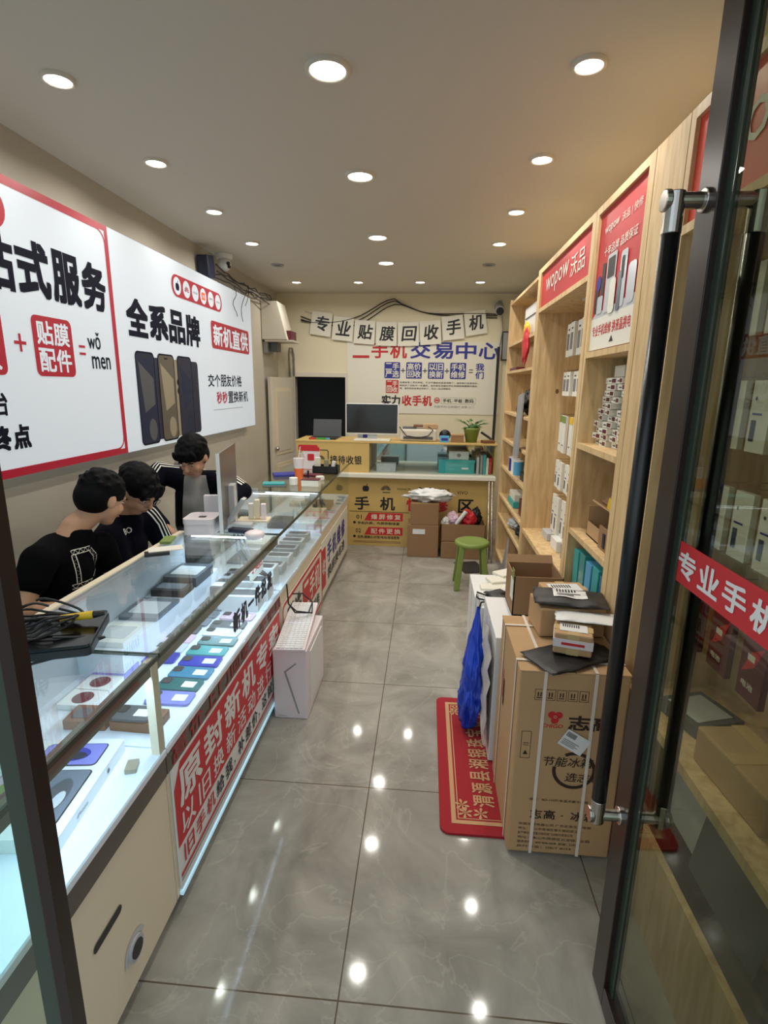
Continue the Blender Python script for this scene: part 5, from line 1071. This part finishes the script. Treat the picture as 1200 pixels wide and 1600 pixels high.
# ------------------------------------------------------------------ people
def blob(name, parent, m, prims, voxel=.008, smooth=2, cut=None):
    mb = MB()
    for p in prims:
        if p[0] == 'c':
            _, a, b, ra, rb = p; a, b = Vector(a), Vector(b)
            mb.sph(a, ra, m, 14, 9); mb.sph(b, rb, m, 14, 9); mb.cone(a, b, ra, rb, m, 14)
        else:
            _, c, r, M = p; mb.sph(c, r, m, 18, 12, M)
    me = bpy.data.meshes.new('tmp'); me.from_pydata([tuple(v) for v in mb.v], [], mb.f); o = bpy.data.objects.new('tmp', me); COL.objects.link(o)
    r = o.modifiers.new('r', 'REMESH'); r.mode = 'VOXEL'; r.voxel_size = voxel
    q = o.modifiers.new('s', 'SMOOTH'); q.factor = .5; q.iterations = smooth
    dg = bpy.context.evaluated_depsgraph_get(); dg.update(); em = o.evaluated_get(dg).to_mesh()
    vs = [Vector(v.co) for v in em.vertices]; fs = [tuple(p.vertices) for p in em.polygons]
    o.evaluated_get(dg).to_mesh_clear(); bpy.data.objects.remove(o)
    if cut: fs = [f for f in fs if not cut(sum((vs[i] for i in f), Vector()) / len(f))]
    out = MB(); out.add(vs, fs, m); return out.build(name, parent, smooth=True)
def person(label, base, head, fwd, tilt, neck, shR, elR, haR, shL, elL, haL, chest, pelvis, knees, feet, shirt, hairk, sleeve='short', jacket=None, glasses=False, hand_dir=None):
    P = thing('person', label, 'person', base)
    head = Vector(head); f = Vector(fwd).normalized(); r = f.cross(Z_).normalized(); u = r.cross(f).normalized()
    Rm = Matrix((r, f, u)).transposed().to_4x4(); W = lambda x, y, z_: head + r * x + f * y + u * z_
    V = Vector; pr = []
    pr += [('s', W(0, -.008, .02), (.076, .093, .092), Rm), ('s', W(0, .02, -.035), (.060, .068, .068), Rm), ('s', W(0, .045, -.085), (.036, .034, .026), Rm)]   # skull, face, chin
    pr += [('c', W(0, .088, .012), W(0, .104, -.022), .008, .0125), ('s', W(0, .082, .025), (.045, .014, .010), Rm), ('s', W(.036, .062, -.03), (.022, .02, .025), Rm), ('s', W(-.036, .062, -.03), (.022, .02, .025), Rm), ('s', W(0, .082, -.058), (.024, .010, .009), Rm)]
    for sg in (1, -1): pr.append(('s', W(sg * .078, -.008, -.008), (.010, .020, .032), Rm))
    pr.append(('c', W(0, -.02, -.06), neck, .048, .054))
    sk = pr[:]
    ch, pe = V(chest), V(pelvis); nk = V(neck)
    T = [('c', nk, ch, .06, .12), ('c', ch, pe, .13, .14)]
    for a in (shR, shL): T.append(('c', ch + V((0, 0, .08)), V(a), .085, .062))
    arms = []
    for a, b, c in ((shR, elR, haR), (shL, elL, haL)):
        arms += [('c', V(a), V(b), .048, .036), ('c', V(b), V(c), .037, .024)]
        d_ = (V(c) - V(b)).normalized(); side = d_.cross(Z_).normalized(); pc = V(c) + d_ * .045
        arms.append(('c', V(c) + d_ * .02, V(c) + d_ * .075, .026, .028))
        for k, (o_, ln) in enumerate(((-.030, .055), (-.010, .068), (.010, .065), (.029, .048))):
            s0 = V(c) + d_ * .085 + side * o_; s1 = s0 + d_ * ln * .55 - Z_ * .006; s2 = s1 + d_ * ln * .4 - Z_ * .018
            arms += [('c', s0, s1, .0088, .0082), ('c', s1, s2, .0082, .007)]
        arms += [('c', V(c) + d_ * .03 + side * .022, V(c) + d_ * .075 + side * .052, .012, .010), ('c', V(c) + d_ * .075 + side * .052, V(c) + d_ * .105 + side * .046 - Z_ * .01, .010, .008)]
    legs = []
    for kn, ft, sg in ((knees[0], feet[0], 1), (knees[1], feet[1], -1)):
        hip = pe + V((0, 0, -.02)) + V((0, -.09 * sg, 0)) * 1
        legs += [('c', hip, V(kn), .085, .062), ('c', V(kn), V(ft) + V((0, 0, .07)), .058, .042), ('c', V(ft) + V((0, 0, .045)), V(ft) + V((.10, 0, .035)), .04, .034)]
    blob('body', P, 'skin', sk + [(k[0], k[1], k[2], k[3] * .88, k[4] * .88) for k in T] + arms + [(k[0], k[1], k[2], k[3] * .85, k[4] * .85) for k in legs], .0075, 2)
    tr = [(k[0], k[1], k[2], k[3] * 1.06, k[4] * 1.06) for k in legs] + [('c', pe, pe + V((0, .0, .02)), .15, .14)]
    blob('trousers', P, 'jeans', tr, .014, 2)
    sh = [(k[0], k[1], k[2], k[3] * 1.06 if i else .05, k[4] * 1.06) for i, k in enumerate(T)]
    sh[0] = ('c', nk + V((0, 0, -.045)), ch, .072, .125)
    for a, b, c in ((shR, elR, haR), (shL, elL, haL)):
        a, b, c = V(a), V(b), V(c)
        if sleeve == 'short': sh.append(('c', a, a.lerp(b, .42), .068, .062))
        else: sh += [('c', a, b, .068, .055), ('c', b, b.lerp(c, .93), .055, .040)]
    blob('t_shirt' if sleeve == 'short' else 'jacket', P, shirt, sh, .009, 3)
    # hair
    top = [('s', W(0, -.018, .040), (.088, .104, .088), Rm), ('s', W(0, -.045, .0), (.084, .078, .085), Rm)]
    rnd = random.Random(hairk)
    for k in range(190 if hairk != 1 else 60):
        a = rnd.uniform(0, 6.28); e = rnd.uniform(.1, 1.4); c_ = W(.084 * math.cos(a) * math.cos(e), -.022 + .098 * math.sin(a) * math.cos(e), .042 + .083 * math.sin(e))
        top.append(('s', c_, (.014, .014, .016) if hairk != 1 else (.012, .012, .010), Rm))
    if hairk != 1:
        for k in range(16): top.append(('s', W(-.06 + k * .008, .074 + rnd.uniform(-.006, .01), .062 + rnd.uniform(-.025, .01)), (.014, .016, .03), Rm))
    blob('hair', P, 'hair', top, .0065, 1, None)
    for sg in (1, -1):
        MB().sph(W(sg * .031, .076, .004), (.0095, .0085, .003), 'paper', 12, 8, Rm).sph(W(sg * .031, .0805, .002), (.006, .0055, .0045), 'black', 10, 6, Rm).build('eye', P, smooth=True)
        MB().tube([W(sg * .014, .090, .022), W(sg * .03, .090, .028), W(sg * .048, .082, .022)], .004, 'hair', 6).build('eyebrow', P)
    MB().sph(W(0, .086, -.058), (.024, .009, .0065), 'skin_dark', 14, 8, Rm).build('mouth', P, smooth=True)
    if glasses:
        g_ = MB()
        for sg in (1, -1):
            g_.tube([W(sg * .033 + .021 * math.cos(a * .524), .104, .003 + .018 * math.sin(a * .524)) for a in range(13)], .0016, 'steel', 6); g_.tube([W(sg * .055, .10, .006), W(sg * .078, .05, .006), W(sg * .082, -.01, .004)], .0015, 'steel', 6)
        g_.build('glasses', P)
    return P, W, Rm
# nearest: black tee with letter print, turned to his neighbour
P1, W1, R1 = person('person in a black t-shirt with white letter print, seated nearest with head turned away', (-1.60, 2.03, 0), (-1.42, 2.185, 1.130), (.35, .80, -.42), 0,
    (-1.50, 2.09, 1.02), (-1.50, 1.86, .945), (-1.51, 1.75, .78), (-1.40, 1.90, .735), (-1.47, 2.21, .90), (-1.42, 2.22, .74), (-1.36, 2.10, .71), (-1.55, 2.03, .84), (-1.65, 2.03, .50), ((-1.42, 1.93, .46), (-1.42, 2.13, .46)), ((-1.44, 1.93, 0), (-1.44, 2.13, 0)), 'tee', 1)
# middle: dark jacket, glasses
P2, W2, R2 = person('person in a black jacket and glasses, seated in the middle looking down', (-1.60, 2.52, 0), (-1.42, 2.47, 1.110), (.75, -.15, -.60), 0,
    (-1.50, 2.50, .99), (-1.53, 2.39, .895), (-1.48, 2.38, .74), (-1.40, 2.44, .70), (-1.47, 2.63, .94), (-1.40, 2.67, .76), (-1.39, 2.54, .71), (-1.56, 2.50, .82), (-1.66, 2.50, .50), ((-1.42, 2.42, .46), (-1.42, 2.60, .46)), ((-1.44, 2.42, 0), (-1.44, 2.60, 0)), 'navycloth', 2, 'long', None, True)
# far: open navy jacket over grey tee, standing bent over the counter
P3, W3, R3 = person('person in an open navy jacket with white stripes over grey t-shirt, bending forward', (-1.6, 3.3, 0), (-1.41, 3.10, 1.195), (-.08, -.85, -.55), 0,
    (-1.47, 3.20, 1.075), (-1.665, 3.18, 1.085), (-1.70, 3.02, .90), (-1.52, 2.90, .81), (-1.25, 3.20, 1.04), (-1.12, 3.14, .985), (-1.17, 2.99, .935), (-1.48, 3.28, .92), (-1.56, 3.44, .70), ((-1.52, 3.40, .42), (-1.64, 3.50, .42)), ((-1.52, 3.44, 0), (-1.64, 3.54, 0)), 'navycloth', 3, 'long')
# clothing marks
def on_surface(P, part_name, O, U, V, drawing, off=.004):
    tgt = [c for c in P.children if c.name.split('.')[0] == part_name][0]
    base = ORG[tgt.name]; me = tgt.data; from mathutils.bvhtree import BVHTree
    bvh = BVHTree.FromPolygons([v.co + base for v in me.vertices], [tuple(p.vertices) for p in me.polygons])
    N_ = Vector(U).cross(Vector(V)).normalized(); out = MB()
    for k, v in enumerate(drawing.mb.v):
        h = bvh.ray_cast(v + N_ * .25, -N_, .6)
        out.v.append(h[0] + N_ * off if h[0] else v)
    dep = [(a - b).dot(N_) for a, b in zip(out.v, drawing.mb.v)]
    keep = [k for k, f in enumerate(drawing.mb.f) if max(dep[i] for i in f) - min(dep[i] for i in f) < .02]
    out.f = [drawing.mb.f[k] for k in keep]; out.m = [drawing.mb.m[k] for k in keep]; out.mats = drawing.mb.mats
    return out
U = Vector((.55, .835, 0)).normalized(); V = Vector((-.12, 0, 1)).normalized(); V = (V - V.dot(U) * U).normalized(); N_ = U.cross(V)
O = Vector((-1.45, 1.955, .80))
A = Art(O, U, V)
def band(x0, y0, x1, y1, w_=.012, n=8):
    dx, dy = x1 - x0, y1 - y0; L_ = math.hypot(dx, dy); px, py = -dy / L_ * w_ / 2, dx / L_ * w_ / 2
    pts = []
    for s2 in (1, -1):
        for i in range(n):
            a, b = i / n, (i + 1) / n; t0 = .7; t1 = 1
            A.mb.add([A.p(x0 + dx * q_ + px * s2 * t_, y0 + dy * q_ + py * s2 * t_, 0) for q_, t_ in ((a, t0), (b, t0), (b, t1), (a, t1))], [(0, 1, 2, 3) if s2 < 0 else (3, 2, 1, 0)], 'stripe')
    for i in range(n):
        a, b = i / n, (i + 1) / n; sg = 1 if i % 2 else -1
        A.mb.add([A.p(x0 + dx * a - px * sg, y0 + dy * a - py * sg, 0), A.p(x0 + dx * b + px * sg, y0 + dy * b + py * sg, 0), A.p(x0 + dx * b + px * sg * .6, y0 + dy * (b - .03) + py * sg * .6, 0), A.p(x0 + dx * (a + .0) - px * sg * .6, y0 + dy * (a + .03) - py * sg * .6, 0)], [(0, 1, 2, 3)], 'stripe')
band(0, .0, .13, .0, .022); band(.02, .14, .11, .14, .022); band(.03, .012, .03, .13, .022); band(.11, .135, .135, .10, .02, 4); band(.135, .10, .135, .04, .02, 5); band(.135, .04, .11, .01, .02, 4)
on_surface(P1, 't_shirt', O, U, V, A).build('shirt_print', P1)
U = Vector((.35, .93, 0)).normalized(); V = Z_; A = Art(Vector((-1.42, 2.38, .90)), U, V); A.text('BO', 0, 0, .05, .03, 'stripe', 0, .02)
on_surface(P2, 'jacket', None, U, V, A).build('chest_print', P2)
def stripes(P, pts, off, wd, nrm):
    mb = MB(); tgt = [c for c in P.children if c.name.split('.')[0] == 'jacket'][0]; base = ORG[tgt.name]
    from mathutils.bvhtree import BVHTree
    bvh = BVHTree.FromPolygons([v.co + base for v in tgt.data.vertices], [tuple(p.vertices) for p in tgt.data.polygons])
    for k in (-1, 0, 1):
        prev = None; N_ = Vector(nrm).normalized(); fine = []
        for i in range(len(pts) - 1):
            for j in range(6): fine.append(Vector(pts[i]).lerp(Vector(pts[i + 1]), j / 6))
        fine.append(Vector(pts[-1]))
        for i, p in enumerate(fine):
            dd = (fine[min(i + 1, len(fine) - 1)] - fine[max(i - 1, 0)]).normalized(); sd = dd.cross(N_).normalized(); row = []
            for e in (-wd / 2, wd / 2):
                q_ = p + sd * (k * off + e); h = bvh.ray_cast(q_ + N_ * .3, -N_, .6); row.append((h[0] if h[0] else q_) + N_ * .004)
            if prev: mb.add([prev[0], prev[1], row[1], row[0]], [(0, 1, 2, 3)], 'stripe')
            prev = row
    mb.build('sleeve_stripes', P)
stripes(P2, [(-1.46, 2.60, 1.0), (-1.42, 2.64, .9), (-1.40, 2.66, .79)], .020, .008, (1, -.6, .3))
stripes(P3, [(-1.55, 3.20, 1.14), (-1.66, 3.18, 1.12), (-1.70, 3.10, 1.02), (-1.70, 3.02, .92)], .020, .008, (.2, -.75, .6))
stripes(P3, [(-1.30, 3.20, 1.09), (-1.22, 3.18, 1.05), (-1.12, 3.14, 1.02)], .020, .009, (.55, -.5, .75))
# grey shirt front showing in the open jacket
mb = MB(); n = 10; 
tgt = [c for c in P3.children if c.name.split('.')[0] == 'jacket'][0]; base = ORG[tgt.name]
from mathutils.bvhtree import BVHTree
bvh = BVHTree.FromPolygons([v.co + base for v in tgt.data.vertices], [tuple(p.vertices) for p in tgt.data.polygons]); Nf = Vector((.35, -.9, .1)).normalized(); Uf = Vector((.93, .36, 0)).normalized()
vs = []
for i in range(n + 1):
    for j in range(n + 1):
        zz = .74 + i * .035; ww = .105 - .045 * (i / n); q_ = Vector((-1.485, 3.30, zz)) + Uf * ((j / n - .5) * 2 * ww); h = bvh.ray_cast(q_ + Nf * .4, -Nf, .8); vs.append((h[0] if h[0] else q_) + Nf * .006)
mb.add(vs, [(i * (n + 1) + j, i * (n + 1) + j + 1, (i + 1) * (n + 1) + j + 1, (i + 1) * (n + 1) + j) for i in range(n) for j in range(n)], 'greycloth'); mb.build('undershirt', P3, smooth=True)
for o in list(bpy.data.objects):
    if o.get('kind') == 'structure' and 'label' in o: del o['label']
